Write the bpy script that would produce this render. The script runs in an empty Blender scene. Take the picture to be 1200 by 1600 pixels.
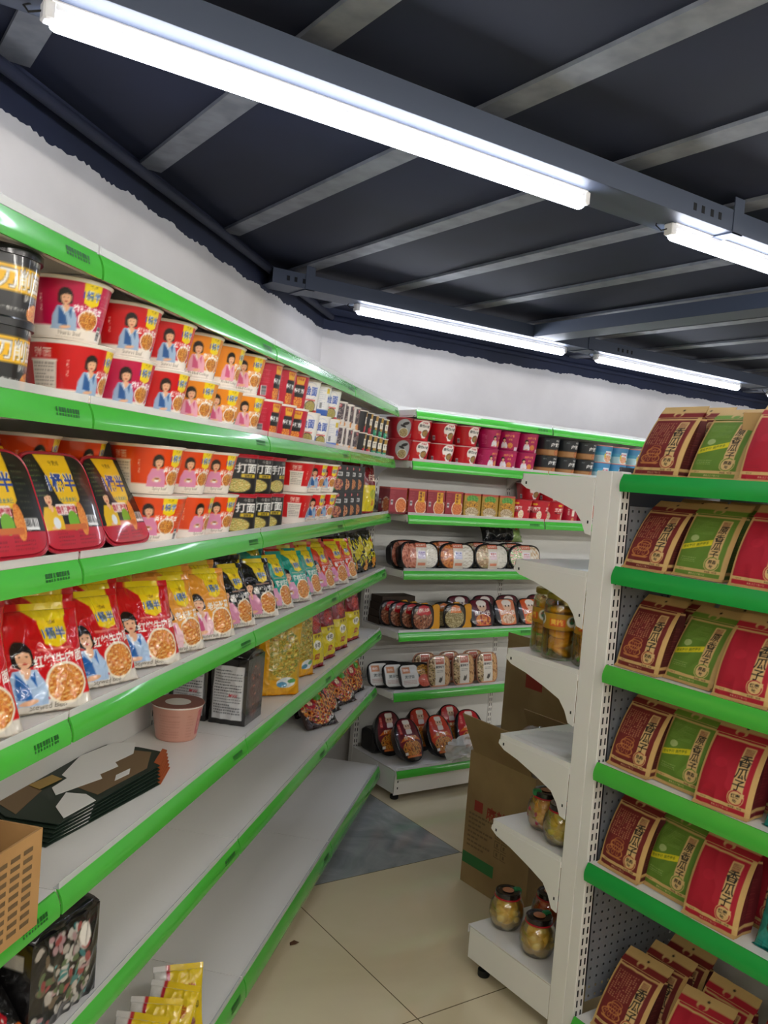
import bpy, math, random
import numpy as np
from mathutils import Vector, Matrix
random.seed(7)
rng = np.random.default_rng(11)
SC = bpy.context.scene
COL = SC.collection

# ------------------------------------------------------------------ camera
YAW, PITCH, ROLL, FPX, EYE = 0.593524, -0.042226, 0.079749, 1352.6, 1.506
fw = Vector((math.sin(YAW)*math.cos(PITCH), math.cos(YAW)*math.cos(PITCH), math.sin(PITCH)))
rt = Vector((math.cos(YAW), -math.sin(YAW), 0.0))
up = rt.cross(fw)
rt2 = rt*math.cos(ROLL) + up*math.sin(ROLL)
up2 = -rt*math.sin(ROLL) + up*math.cos(ROLL)
cam_d = bpy.data.cameras.new('camera')
cam = bpy.data.objects.new('camera', cam_d)
COL.objects.link(cam)
m4 = Matrix((rt2, up2, -fw)).transposed().to_4x4()
m4.translation = Vector((0, 0, EYE))
cam.matrix_world = m4
cam_d.sensor_fit = 'HORIZONTAL'
cam_d.sensor_width = 36.0
cam_d.lens = FPX/1200.0*36.0
cam_d.clip_start = 0.03
SC.camera = cam

# ------------------------------------------------------------------ view, world, exposure
SC.view_settings.view_transform = 'Standard'
SC.view_settings.look = 'None'
SC.view_settings.gamma = 1.0
SC.view_settings.use_curve_mapping = False
SC.view_settings.exposure = 0.55
TUBE_POWER = 17.0
REAR_FILL_POWER = 62.0  # unseen rear tubes run stronger than the visible ones to add fill
WORLD_LIGHT = 0.12
world = bpy.data.worlds.new('store_world')
SC.world = world
world.use_nodes = True
world.node_tree.nodes['Background'].inputs[0].default_value = (0.85, 0.9, 1.0, 1)
world.node_tree.nodes['Background'].inputs[1].default_value = WORLD_LIGHT
try:
    SC.cycles.use_denoising = True
    SC.cycles.max_bounces = 8
    SC.cycles.transparent_max_bounces = 16
    SC.cycles.caustics_reflective = False
    SC.cycles.caustics_refractive = False
    SC.cycles.sample_clamp_indirect = 6.0
except Exception:
    pass

# ------------------------------------------------------------------ helpers
def hexc(h):
    if not isinstance(h, str):
        return tuple(h)
    h = h.lstrip('#')
    return tuple(int(h[i:i+2], 16)/255.0 for i in (0, 2, 4))

def lin(c):
    c = np.asarray(c, dtype=np.float64)
    return np.where(c <= 0.04045, c/12.92, ((c+0.055)/1.055)**2.4)

MATS = {}
def mat(name, color='ffffff', rough=0.5, metal=0.0, coat=0.0, trans=0.0, ior=1.45, alpha=1.0, bump=None, emit=None, attr=False, spec=0.5):
    if name in MATS:
        return MATS[name]
    m = bpy.data.materials.new(name)
    m.use_nodes = True
    nt = m.node_tree
    b = nt.nodes['Principled BSDF']
    c = tuple(lin(hexc(color)))
    b.inputs['Base Color'].default_value = (*c, 1)
    b.inputs['Roughness'].default_value = rough
    b.inputs['Metallic'].default_value = metal
    b.inputs['Coat Weight'].default_value = coat
    b.inputs['Coat Roughness'].default_value = 0.06
    b.inputs['Transmission Weight'].default_value = trans
    b.inputs['IOR'].default_value = ior
    b.inputs['Alpha'].default_value = alpha
    b.inputs['Specular IOR Level'].default_value = spec
    if attr:
        a = nt.nodes.new('ShaderNodeAttribute')
        a.attribute_name = 'print'
        nt.links.new(a.outputs['Color'], b.inputs['Base Color'])
    if bump:
        sc_, st, ds = bump
        tc = nt.nodes.new('ShaderNodeTexCoord')
        nz = nt.nodes.new('ShaderNodeTexNoise')
        nz.inputs['Scale'].default_value = sc_
        nz.inputs['Detail'].default_value = 3.0
        bp = nt.nodes.new('ShaderNodeBump')
        bp.inputs['Strength'].default_value = st
        bp.inputs['Distance'].default_value = ds
        nt.links.new(tc.outputs['Object'], nz.inputs['Vector'])
        nt.links.new(nz.outputs['Fac'], bp.inputs['Height'])
        nt.links.new(bp.outputs['Normal'], b.inputs['Normal'])
    if emit:
        b.inputs['Emission Color'].default_value = (*tuple(lin(hexc(emit[0]))), 1)
        b.inputs['Emission Strength'].default_value = emit[1]
    MATS[name] = m
    return m

def noise_color(m, c1, c2, scale, detail=4.0, lo=0.35, hi=0.65, stretch=None):
    nt = m.node_tree
    b = nt.nodes['Principled BSDF']
    tc = nt.nodes.new('ShaderNodeTexCoord')
    nz = nt.nodes.new('ShaderNodeTexNoise')
    nz.inputs['Scale'].default_value = scale
    nz.inputs['Detail'].default_value = detail
    rp = nt.nodes.new('ShaderNodeValToRGB')
    rp.color_ramp.elements[0].position = lo
    rp.color_ramp.elements[1].position = hi
    rp.color_ramp.elements[0].color = (*tuple(lin(hexc(c1))), 1)
    rp.color_ramp.elements[1].color = (*tuple(lin(hexc(c2))), 1)
    src = tc.outputs['Object']
    if stretch:
        mp = nt.nodes.new('ShaderNodeMapping')
        mp.inputs['Scale'].default_value = stretch
        nt.links.new(src, mp.inputs['Vector'])
        src = mp.outputs['Vector']
    nt.links.new(src, nz.inputs['Vector'])
    nt.links.new(nz.outputs['Fac'], rp.inputs['Fac'])
    nt.links.new(rp.outputs['Color'], b.inputs['Base Color'])
    return m

class MB:
    """collects shapes into one mesh"""
    def __init__(s):
        s.v = []; s.f = []; s.mi = []
    def quad(s, pts, mi=0):
        n = len(s.v); s.v += [tuple(p) for p in pts]; s.f.append(tuple(range(n, n+len(pts)))); s.mi.append(mi); return s
    def box(s, x0, x1, y0, y1, z0, z1, mi=0, M=None):
        P = [(x, y, z) for z in (z0, z1) for y in (y0, y1) for x in (x0, x1)]
        if M is not None:
            P = [tuple(M @ Vector(p)) for p in P]
        n = len(s.v); s.v += P
        for q in ((0, 2, 3, 1), (4, 5, 7, 6), (0, 1, 5, 4), (2, 6, 7, 3), (0, 4, 6, 2), (1, 3, 7, 5)):
            s.f.append(tuple(n+i for i in q)); s.mi.append(mi)
        return s
    def bevel_box(s, x0, x1, y0, y1, z0, z1, r=0.004, mi=0):
        # box with chamfered vertical and horizontal edges, as lofted rings
        rings = []
        for z, e in ((z0, r), (z0+r, 0), (z1-r, 0), (z1, r)):
            a0, a1, b0, b1 = x0+e, x1-e, y0+e, y1-e
            k = r
            rings.append([(a0+k, b0, z), (a1-k, b0, z), (a1, b0+k, z), (a1, b1-k, z), (a1-k, b1, z), (a0+k, b1, z), (a0, b1-k, z), (a0, b0+k, z)])
        return s.loft(rings, mi, True)
    def loft(s, rings, mi=0, caps=True, closed=True):
        n0 = len(s.v); L = len(rings[0])
        for r in rings:
            s.v += [tuple(p) for p in r]
        for i in range(len(rings)-1):
            for j in range(L if closed else L-1):
                a = n0+i*L+j; b = n0+i*L+(j+1) % L
                s.f.append((a, b, b+L, a+L)); s.mi.append(mi)
        if caps:
            s.f.append(tuple(n0+j for j in reversed(range(L)))); s.mi.append(mi)
            s.f.append(tuple(n0+(len(rings)-1)*L+j for j in range(L))); s.mi.append(mi)
        return s
    def lathe(s, prof, n=40, mi=0, M=None):
        rings = []
        for r, z in prof:
            ring = [(r*math.cos(2*math.pi*j/n), r*math.sin(2*math.pi*j/n), z) for j in range(n)]
            if M is not None:
                ring = [tuple(M @ Vector(p)) for p in ring]
            rings.append(ring)
        return s.loft(rings, mi, True)
    def prism(s, poly, z0, z1, mi=0, M=None):
        r0 = [(x, y, z0) for x, y in poly]; r1 = [(x, y, z1) for x, y in poly]
        if M is not None:
            r0 = [tuple(M @ Vector(p)) for p in r0]; r1 = [tuple(M @ Vector(p)) for p in r1]
        return s.loft([r0, r1], mi, True)
    def tube(s, pts, r, n=10, mi=0):
        rings = []
        for i, p in enumerate(pts):
            p = Vector(p); a = Vector(pts[max(i-1, 0)]); b = Vector(pts[min(i+1, len(pts)-1)])
            d = (b-a).normalized(); u = d.orthogonal().normalized(); w = d.cross(u)
            if rings:
                u = (pu - d*pu.dot(d)).normalized(); w = d.cross(u)
            pu = u
            rr = r[i] if isinstance(r, (list, tuple)) else r
            rings.append([tuple(p + (u*math.cos(2*math.pi*j/n)+w*math.sin(2*math.pi*j/n))*rr) for j in range(n)])
        return s.loft(rings, mi, True)
    def build(s, name, mats, parent=None, smooth=False, angle=None):
        me = bpy.data.meshes.new(name)
        me.from_pydata(s.v, [], s.f)
        for m in (mats if isinstance(mats, (list, tuple)) else [mats]):
            me.materials.append(m)
        me.polygons.foreach_set('material_index', s.mi)
        if smooth or angle:
            me.polygons.foreach_set('use_smooth', [True]*len(s.f))
        me.update()
        if angle:
            try:
                me.set_sharp_from_angle(angle=math.radians(angle))
            except Exception:
                pass
        return link(name, me, parent)

def link(name, me, parent=None):
    o = bpy.data.objects.new(name, me)
    COL.objects.link(o)
    if parent is not None:
        o.parent = parent
    return o

def tag(o, label=None, cat=None, group=None, kind=None):
    for k, v in (('label', label), ('category', cat), ('group', group), ('kind', kind)):
        if v:
            o[k] = v
    return o

def empty(name, loc=(0, 0, 0), rot=(0, 0, 0)):
    o = bpy.data.objects.new(name, None)
    o.empty_display_size = 0.05
    COL.objects.link(o); o.location = loc; o.rotation_euler = rot
    return o

KIDS = {}
def copy_tree(o, parent=None):
    c = o.copy(); COL.objects.link(c); c.parent = parent
    for ch in list(o.children):
        copy_tree(ch, c)
    return c

USED = set()
LEANED = {}
def leaned(proto, tilt):
    """a copy of the bag whose mesh leans back by tilt while its base stays flat"""
    q = max(1, int(round(math.degrees(tilt)/3.0)))*3
    key = (proto.name, q)
    if key in LEANED:
        return LEANED[key]
    r = copy_tree(proto); t = math.radians(q)
    for o in r.children:
        if o.type != 'MESH': continue
        me = o.data.copy(); o.data = me
        co = np.zeros(len(me.vertices)*3, dtype=np.float32); me.vertices.foreach_get('co', co); co = co.reshape(-1, 3)
        co[:, 1] += co[:, 2]*math.sin(t); co[:, 2] *= math.cos(t)
        me.vertices.foreach_set('co', co.ravel()); me.update()
    LEANED[key] = r
    return r
SOFT = set()
def put(proto, loc, rz=0.0, tilt=0.0, label=None, group=None, roll=0.0, scale=None):
    if proto.name in SOFT and tilt > 0.02:
        proto = leaned(proto, tilt); tilt = 0.0
    o = proto if proto.name not in USED else copy_tree(proto)
    USED.add(proto.name)
    o.location = loc
    o.rotation_euler = (-tilt, roll, rz)
    if scale:
        o.scale = scale
    if label:
        o['label'] = label
    if group:
        o['group'] = group
    return o
def drop_unused():
    """bag originals that were only shaped into leaning ones"""
    for nm in SOFT:
        if nm not in USED and nm in bpy.data.objects:
            o = bpy.data.objects[nm]
            for c in list(o.children): bpy.data.objects.remove(c)
            bpy.data.objects.remove(o)

# shelf-run frames: left wall runs along (1,1), its goods face (1,-1)
Q = math.sqrt(0.5)
def LP(s, k, z):
    return (Q*(s+k), Q*(s-k), z)
RL, RB, RR = math.radians(45), 0.0, math.radians(-90)

# ------------------------------------------------------------------ print raster
GLYPH = {}
def glyph_tris(txt, bold=0.0):
    key = (txt, bold)
    if key in GLYPH:
        return GLYPH[key]
    cu = bpy.data.curves.new('glyphs', 'FONT')
    cu.body = txt; cu.size = 1.0; cu.offset = bold*.45; cu.resolution_u = 3
    ob = bpy.data.objects.new('glyphs', cu)
    COL.objects.link(ob)
    bpy.context.view_layer.update()
    ev = ob.evaluated_get(bpy.context.evaluated_depsgraph_get())
    me = ev.to_mesh()
    me.calc_loop_triangles()
    V = np.zeros(len(me.vertices)*3, dtype=np.float64); me.vertices.foreach_get('co', V)
    T = np.zeros(len(me.loop_triangles)*3, dtype=np.int32); me.loop_triangles.foreach_get('vertices', T)
    ev.to_mesh_clear()
    bpy.data.objects.remove(ob); bpy.data.curves.remove(cu)
    V = V.reshape(-1, 3)[:, :2]
    if len(V):
        V = V - (V.min(0)+V.max(0))/2
    GLYPH[key] = (V, T.reshape(-1, 3))
    return GLYPH[key]

class Art:
    """flat printed artwork in centimetres, origin bottom left"""
    def __init__(s, w, h, bg, res=0.11):
        s.w, s.h = w, h
        s.nx = max(6, int(round(w/res))); s.ny = max(6, int(round(h/res)))
        s.W = (s.nx+1)*2; s.H = (s.ny+1)*2
        s.px = s.W/w; s.py = s.H/h
        s.img = np.empty((s.H, s.W, 3)); s.img[:] = hexc(bg)
    def _box(s, x0, x1, y0, y1):
        a = max(0, int(math.floor(x0*s.px))); b = min(s.W, int(math.ceil(x1*s.px))+1)
        c = max(0, int(math.floor(y0*s.py))); d = min(s.H, int(math.ceil(y1*s.py))+1)
        if a >= b or c >= d:
            return None
        X = (np.arange(a, b)+0.5)/s.px; Y = (np.arange(c, d)+0.5)/s.py
        X, Y = np.meshgrid(X, Y)
        return a, b, c, d, X, Y
    def fill(s, bx, mask, col, al=1.0):
        a, b, c, d = bx[:4]
        v = s.img[c:d, a:b]
        if callable(col):
            cc = col(bx[4][mask], bx[5][mask])
        else:
            cc = np.array(hexc(col))
        v[mask] = v[mask]*(1-al) + cc*al
    def rect(s, x, y, w, h, c, r=0.0, al=1.0):
        bx = s._box(x, x+w, y, y+h)
        if not bx: return s
        X, Y = bx[4], bx[5]
        if r > 0:
            dx = np.maximum(np.abs(X-x-w/2)-(w/2-r), 0); dy = np.maximum(np.abs(Y-y-h/2)-(h/2-r), 0)
            m = dx*dx+dy*dy <= r*r
        else:
            m = (X >= x) & (X <= x+w) & (Y >= y) & (Y <= y+h)
        s.fill(bx, m, c, al); return s
    def ell(s, cx, cy, rx, ry, c, rot=0.0, al=1.0, hole=0.0):
        R = max(rx, ry)
        bx = s._box(cx-R, cx+R, cy-R, cy+R)
        if not bx: return s
        X, Y = bx[4]-cx, bx[5]-cy
        ca, sa = math.cos(rot), math.sin(rot)
        d = ((X*ca+Y*sa)/rx)**2 + ((-X*sa+Y*ca)/ry)**2
        s.fill(bx, (d <= 1) & (d >= hole*hole), c, al); return s
    def poly(s, pts, c, al=1.0):
        P = np.array(pts)
        bx = s._box(P[:, 0].min(), P[:, 0].max(), P[:, 1].min(), P[:, 1].max())
        if not bx: return s
        X, Y = bx[4], bx[5]
        m = np.zeros(X.shape, bool)
        n = len(P)
        for i in range(n):
            x0, y0 = P[i]; x1, y1 = P[(i+1) % n]
            if y0 == y1: continue
            cond = ((y0 > Y) != (y1 > Y)) & (X < (x1-x0)*(Y-y0)/(y1-y0)+x0)
            m ^= cond
        s.fill(bx, m, c, al); return s
    def text(s, t, cx, cy, size, c, rot=0.0, sx=1.0, bold=0.0, vert=False, skew=0.0, al=1.0):
        if vert:
            n = len(t)
            for i, ch in enumerate(t):
                s.text(ch, cx, cy+(n-1)/2*size*1.05-i*size*1.05, size, c, rot, sx, bold, skew=skew, al=al)
            return s
        V, T = glyph_tris(t, bold)
        if not len(V): return s
        k = size/0.93
        x = V[:, 0]*k*sx + V[:, 1]*k*skew; y = V[:, 1]*k
        ca, sa = math.cos(rot), math.sin(rot)
        x, y = x*ca-y*sa+cx, x*sa+y*ca+cy
        bx = s._box(x.min(), x.max(), y.min(), y.max())
        if not bx: return s
        a0, b0, c0, d0 = bx[:4]
        m = np.zeros((d0-c0, b0-a0), bool)
        px = x*s.px-0.5-a0; py = y*s.py-0.5-c0
        for t3 in T:
            xs = px[t3]; ys = py[t3]
            i0 = max(0, int(math.floor(xs.min()))); i1 = min(b0-a0, int(math.ceil(xs.max()))+1)
            j0 = max(0, int(math.floor(ys.min()))); j1 = min(d0-c0, int(math.ceil(ys.max()))+1)
            if i0 >= i1 or j0 >= j1: continue
            XX = np.arange(i0, i1)[None, :]; YY = np.arange(j0, j1)[:, None]
            e0 = (xs[1]-xs[0])*(YY-ys[0])-(ys[1]-ys[0])*(XX-xs[0])
            e1 = (xs[2]-xs[1])*(YY-ys[1])-(ys[2]-ys[1])*(XX-xs[1])
            e2 = (xs[0]-xs[2])*(YY-ys[2])-(ys[0]-ys[2])*(XX-xs[2])
            m[j0:j1, i0:i1] |= ((e0 >= 0) & (e1 >= 0) & (e2 >= 0)) | ((e0 <= 0) & (e1 <= 0) & (e2 <= 0))
        s.fill(bx, m, c, al); return s
    def otext(s, t, cx, cy, size, c, oc, **k):
        b = k.pop('bold', 0.02)
        s.text(t, cx, cy, size, oc, bold=b+0.06, **k)
        return s.text(t, cx, cy, size, c, bold=b, **k)
    def lines(s, x, y, w, h, n, c, dash=0.5, th=0.4, al=1.0, seed=1):
        r = random.Random(seed)
        for i in range(n):
            yy = y+h*(i+0.5)/n; xx = x
            end = x+w*(1.0 if i % 4 != 3 else 0.6)
            while xx < end:
                L = dash*r.uniform(0.4, 1.0)
                s.rect(xx, yy-h/n*th/2, min(L, end-xx), h/n*th, c, al=al); xx += L+dash*0.3
        return s
    def barcode(s, x, y, w, h, vert=False):
        s.rect(x, y, w, h, 'f0f0f0'); r = random.Random(3)
        q = 0.08
        L = (h if vert else w)-0.16
        while q < L:
            t = r.uniform(0.04, 0.12)
            if vert: s.rect(x+0.1, y+q, w-0.2, t, '222222')
            else: s.rect(x+q, y+h*0.25, t, h*0.68, '222222')
            q += t+r.uniform(0.05, 0.12)
        return s
    def food(s, cx, cy, rx, ry, cols, bowl=None, seed=5, grain=0.35):
        if bowl:
            s.ell(cx, cy, rx*1.12, ry*1.14, bowl)
        r = np.random.default_rng(seed); C = np.array([hexc(c) for c in cols])
        ph = r.uniform(0, 6.3, 8); kk = r.normal(0, 1, (8, 2))/grain*2.2
        def f(X, Y):
            v = np.zeros(X.shape); u = np.zeros(X.shape)
            for i in range(4):
                v += np.sin(kk[i, 0]*X+kk[i, 1]*Y+ph[i]+1.5*np.sin(kk[i+4, 0]*X*0.5+kk[i+4, 1]*Y*0.5+ph[i+4]))
            idx = np.clip(((v+4)/8*len(C)*1.3-0.15*len(C)), 0, len(C)-1.001)
            i0 = idx.astype(int); fr = (idx-i0)[:, None]
            return C[i0]*(1-fr)+C[np.minimum(i0+1, len(C)-1)]*fr
        return s.ell(cx, cy, rx, ry, f)
    def person(s, cx, cy, h, shirt, vest=None, bob=True, skin='e9b48f', cup=False):
        s.poly([(cx-.36*h, cy), (cx-.33*h, cy+.3*h), (cx-.2*h, cy+.55*h), (cx+.2*h, cy+.55*h), (cx+.33*h, cy+.3*h), (cx+.36*h, cy)], shirt)
        if vest:
            s.poly([(cx-.16*h, cy), (cx-.17*h, cy+.53*h), (cx+.02*h, cy+.34*h), (cx+.17*h, cy+.53*h), (cx+.16*h, cy)], vest)
            s.poly([(cx-.09*h, cy+.56*h), (cx, cy+.33*h), (cx+.09*h, cy+.56*h)], 'eef2f6')
            s.poly([(cx-.04*h, cy), (cx-.05*h, cy+.2*h), (cx+.01*h, cy+.36*h), (cx+.05*h, cy+.2*h), (cx+.05*h, cy)], vest)
        s.ell(cx-.01*h, cy+.77*h, .185*h, .21*h, '1d1614')
        if bob: s.rect(cx-.195*h, cy+.6*h, .37*h, .17*h, '1d1614', r=.06*h)
        s.rect(cx-.05*h, cy+.5*h, .1*h, .14*h, skin)
        s.ell(cx+.01*h, cy+.735*h, .125*h, .155*h, skin)
        s.poly([(cx-.13*h, cy+.78*h), (cx-.1*h, cy+.9*h), (cx+.14*h, cy+.88*h), (cx+.14*h, cy+.8*h), (cx+.02*h, cy+.83*h)], '1d1614')
        for e in (-.045, .07): s.ell(cx+e*h, cy+.755*h, .02*h, .009*h, '2a1a14')
        s.ell(cx+.012*h, cy+.655*h, .04*h, .018*h, 'b8402e')
        if cup:
            s.poly([(cx-.3*h, cy+.08*h), (cx-.26*h, cy+.2*h), (cx+.02*h, cy+.24*h), (cx+.28*h, cy+.2*h), (cx+.3*h, cy+.08*h)], shirt)
            s.ell(cx+.0*h, cy+.22*h, .12*h, .08*h, 'f4f1ea'); s.ell(cx, cy+.25*h, .1*h, .035*h, 'a86a3a')
            s.ell(cx-.12*h, cy+.2*h, .045*h, .05*h, skin); s.ell(cx+.12*h, cy+.2*h, .045*h, .05*h, skin)
        else:
            s.poly([(cx-.38*h, cy), (cx-.3*h, cy+.12*h), (cx+.2*h, cy+.1*h), (cx+.3*h, cy)], shirt)
            s.poly([(cx+.1*h, cy+.08*h), (cx+.0*h, cy+.4*h), (cx+.1*h, cy+.42*h), (cx+.24*h, cy+.12*h)], shirt)
            s.ell(cx+.05*h, cy+.5*h, .05*h, .09*h, skin, rot=-.4)
            s.ell(cx+.02*h, cy+.06*h, .16*h, .045*h, skin, rot=.15)
        return s
    def final(s):
        a = s.img.reshape(s.ny+1, 2, s.nx+1, 2, 3).mean((1, 3))
        s.lin = lin(np.clip(a, 0, 1)); return s
    def sample(s, x, y):
        """linear colour at artwork position in cm"""
        if not hasattr(s, 'lin'): s.final()
        fx = np.clip(np.asarray(x)/s.w*(s.nx), 0, s.nx-1e-6); fy = np.clip(np.asarray(y)/s.h*(s.ny), 0, s.ny-1e-6)
        i = fx.astype(int); j = fy.astype(int); u = (fx-i)[..., None]; v = (fy-j)[..., None]
        L = s.lin
        return (L[j, i]*(1-u)+L[j, i+1]*u)*(1-v)+(L[j+1, i]*(1-u)+L[j+1, i+1]*u)*v

def grid_faces(nu, nv, closed=False, off=0):
    """index quads of a (nv+1) x (nu or nu+1) vertex grid"""
    cols = nu if closed else nu+1
    i = np.arange(nu)[None, :]; j = np.arange(nv)[:, None]
    i2 = (i+1) % cols
    return np.stack([j*cols+i, j*cols+i2, (j+1)*cols+i2, (j+1)*cols+i], -1).reshape(-1, 4)+off

def np_mesh(name, V, F4, colors, mats, mi=None, parent=None, smooth=True, extra=None, angle=None):
    """numpy vertices + quads (+ extra ngons) to an object with a 'print' colour layer"""
    V = np.asarray(V, dtype=np.float32); F4 = np.asarray(F4, dtype=np.int32)
    extra = extra or []
    me = bpy.data.meshes.new(name)
    nl = F4.size+sum(len(e) for e in extra)
    me.vertices.add(len(V)); me.loops.add(nl); me.polygons.add(len(F4)+len(extra))
    me.vertices.foreach_set('co', V.ravel())
    li = list(F4.ravel()); ls = list(range(0, F4.size, 4)); lt = [4]*len(F4)
    p = F4.size
    for e in extra:
        li += list(e); ls.append(p); lt.append(len(e)); p += len(e)
    me.loops.foreach_set('vertex_index', np.array(li, dtype=np.int32))
    me.polygons.foreach_set('loop_start', np.array(ls, dtype=np.int32))
    try:
        me.polygons.foreach_set('loop_total', np.array(lt, dtype=np.int32))
    except Exception:
        pass
    me.update(calc_edges=True)
    for m in (mats if isinstance(mats, (list, tuple)) else [mats]):
        me.materials.append(m)
    if mi is not None:
        me.polygons.foreach_set('material_index', np.array(mi, dtype=np.int32))
    me.polygons.foreach_set('use_smooth', np.full(len(me.polygons), smooth))
    if colors is not None:
        at = me.color_attributes.new('print', 'FLOAT_COLOR', 'POINT')
        c4 = np.ones((len(V), 4), dtype=np.float32); c4[:, :3] = colors
        at.data.foreach_set('color', c4.ravel())
    me.validate()
    if angle:
        try: me.set_sharp_from_angle(angle=math.radians(angle))
        except Exception: pass
    return link(name, me, parent)

def waves(X, Y, seed, k, n=6):
    r = np.random.default_rng(seed); o = np.zeros(np.shape(X))
    for _ in range(n):
        a = r.uniform(0, 6.283); f = k*r.uniform(.6, 1.5)
        o = o+np.sin(f*(X*math.cos(a)+Y*math.sin(a))+r.uniform(0, 6.28)+1.2*np.sin(f*.6*(Y*math.cos(a)-X*math.sin(a))+r.uniform(0, 6.28)))
    return o/n

def ridged(X, Y, seed, k, n=4):
    return 1-2*np.abs(waves(X, Y, seed, k, n))

# surfaces of packaging
FILM = mat('printed_film', rough=0.24, coat=0.55, attr=True, bump=(48, .5, .003))
GLOSS = mat('printed_gloss', rough=0.3, coat=0.5, attr=True)
PAPER = mat('printed_paper', rough=0.55, attr=True, bump=(300, .1, .0005))
KRAFT = mat('printed_kraft', rough=0.7, attr=True, bump=(120, .25, .001))

def pouch(name, art, w, h, d, seed=1, back='9a9a9a', top_seal=0.012, bot_seal=0.01, wr=0.0032, slump=0.0, parent=None, res=0.0016, neck=0.05, mtl=None):
    """sealed pillow bag, base at origin, front to -Y. returns root with parts"""
    root = parent or empty(name)
    nx = int(w/res); ny = int(h/res)
    u = np.linspace(-1, 1, nx+1); v = np.linspace(0, 1, ny+1)
    U, Vv = np.meshgrid(u, v)
    edge = np.clip(1-np.abs(U)**3, 0, 1)**.65
    sh = np.clip(np.sin(np.pi*np.clip(Vv, 0.0, 1))**.55, 0, 1)*(1.12-.35*Vv)
    sx = 1-neck*np.sin(np.pi*Vv)**.7 + .012*waves(Vv*9, U*0, seed+5, 1.0)
    X = U*w/2*sx
    wx, wy = X*100, Vv*h*100
    nearseal = np.exp(-Vv*9)+np.exp(-(1-Vv)*6)
    T = d/2*edge*sh + wr*(ridged(wx, wy, seed, .8)*(.4+edge)*.8 + .9*ridged(wx*1.6, wy*.4, seed+1, 1.3)*nearseal) + .0012*ridged(wx, wy, seed+2, 1.9)*edge
    T = np.maximum(T*np.minimum(1, (1-np.abs(U))*18+.05), 0.0004)
    lean = slump*np.sin(Vv*np.pi/2)**2
    Z = Vv*h
    F = np.stack([X, -T+lean, Z], -1).reshape(-1, 3)
    B = np.stack([X, T*.8+lean, Z], -1).reshape(-1, 3)
    nvt = len(F)
    F1 = grid_faces(nx, ny); F2 = grid_faces(nx, ny)[:, ::-1]+nvt
    # side and end walls joining front and back
    cols = nx+1
    L = np.arange(ny)*cols; R = L+nx
    s1 = np.stack([L+nvt, L, L+cols, L+cols+nvt], -1); s2 = np.stack([R, R+nvt, R+cols+nvt, R+cols], -1)
    bt = np.arange(nx); tp = bt+ny*cols
    s3 = np.stack([bt+nvt, bt+1+nvt, bt+1, bt], -1); s4 = np.stack([tp, tp+1, tp+1+nvt, tp+nvt], -1)
    cf = art.sample((U*.5+.5)*art.w, Vv*art.h).reshape(-1, 3)
    cb = np.tile(lin(hexc(back)), (nvt, 1))
    np_mesh('pouch', np.vstack([F, B]), np.vstack([F1, F2, s1, s2, s3, s4]), np.vstack([cf, cb]), mtl or FILM, parent=root)
    for nm, zz, hh, sgn in (('top_seal', h, top_seal, 1), ('bottom_seal', 0, bot_seal, -1)):
        if hh <= 0: continue
        n2 = 40
        uu = np.linspace(-1, 1, n2+1); vv = np.linspace(0, 1, 5)
        UU, VV = np.meshgrid(uu, vv)
        k = ny if sgn > 0 else 0
        xx = UU*w/2*sx[k, 0]; cr = .0011*np.sin(VV*math.pi*4)+.0035*waves(UU*w*50, VV*0, seed+7, .9)*VV
        yy = (slump if sgn > 0 else 0)+cr
        zz2 = zz+sgn*VV*hh
        if sgn < 0:
            zz2 = np.abs(zz2)*.12; yy = yy - VV*hh
        Vf = np.stack([xx, yy-.0004, zz2], -1).reshape(-1, 3)
        Vb = np.stack([xx, yy+.0004, zz2-(.0008 if sgn < 0 else 0)], -1).reshape(-1, 3)
        g = grid_faces(n2, 4)
        c = art.sample((UU*.5+.5)*art.w, np.full(UU.shape, art.h if sgn > 0 else 0)).reshape(-1, 3)
        nn = len(Vf)
        np_mesh(nm, np.vstack([Vf, Vb]), np.vstack([g, g[:, ::-1]+nn]), np.vstack([c, c*.9]), mtl or FILM, parent=root)
    return root

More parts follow.
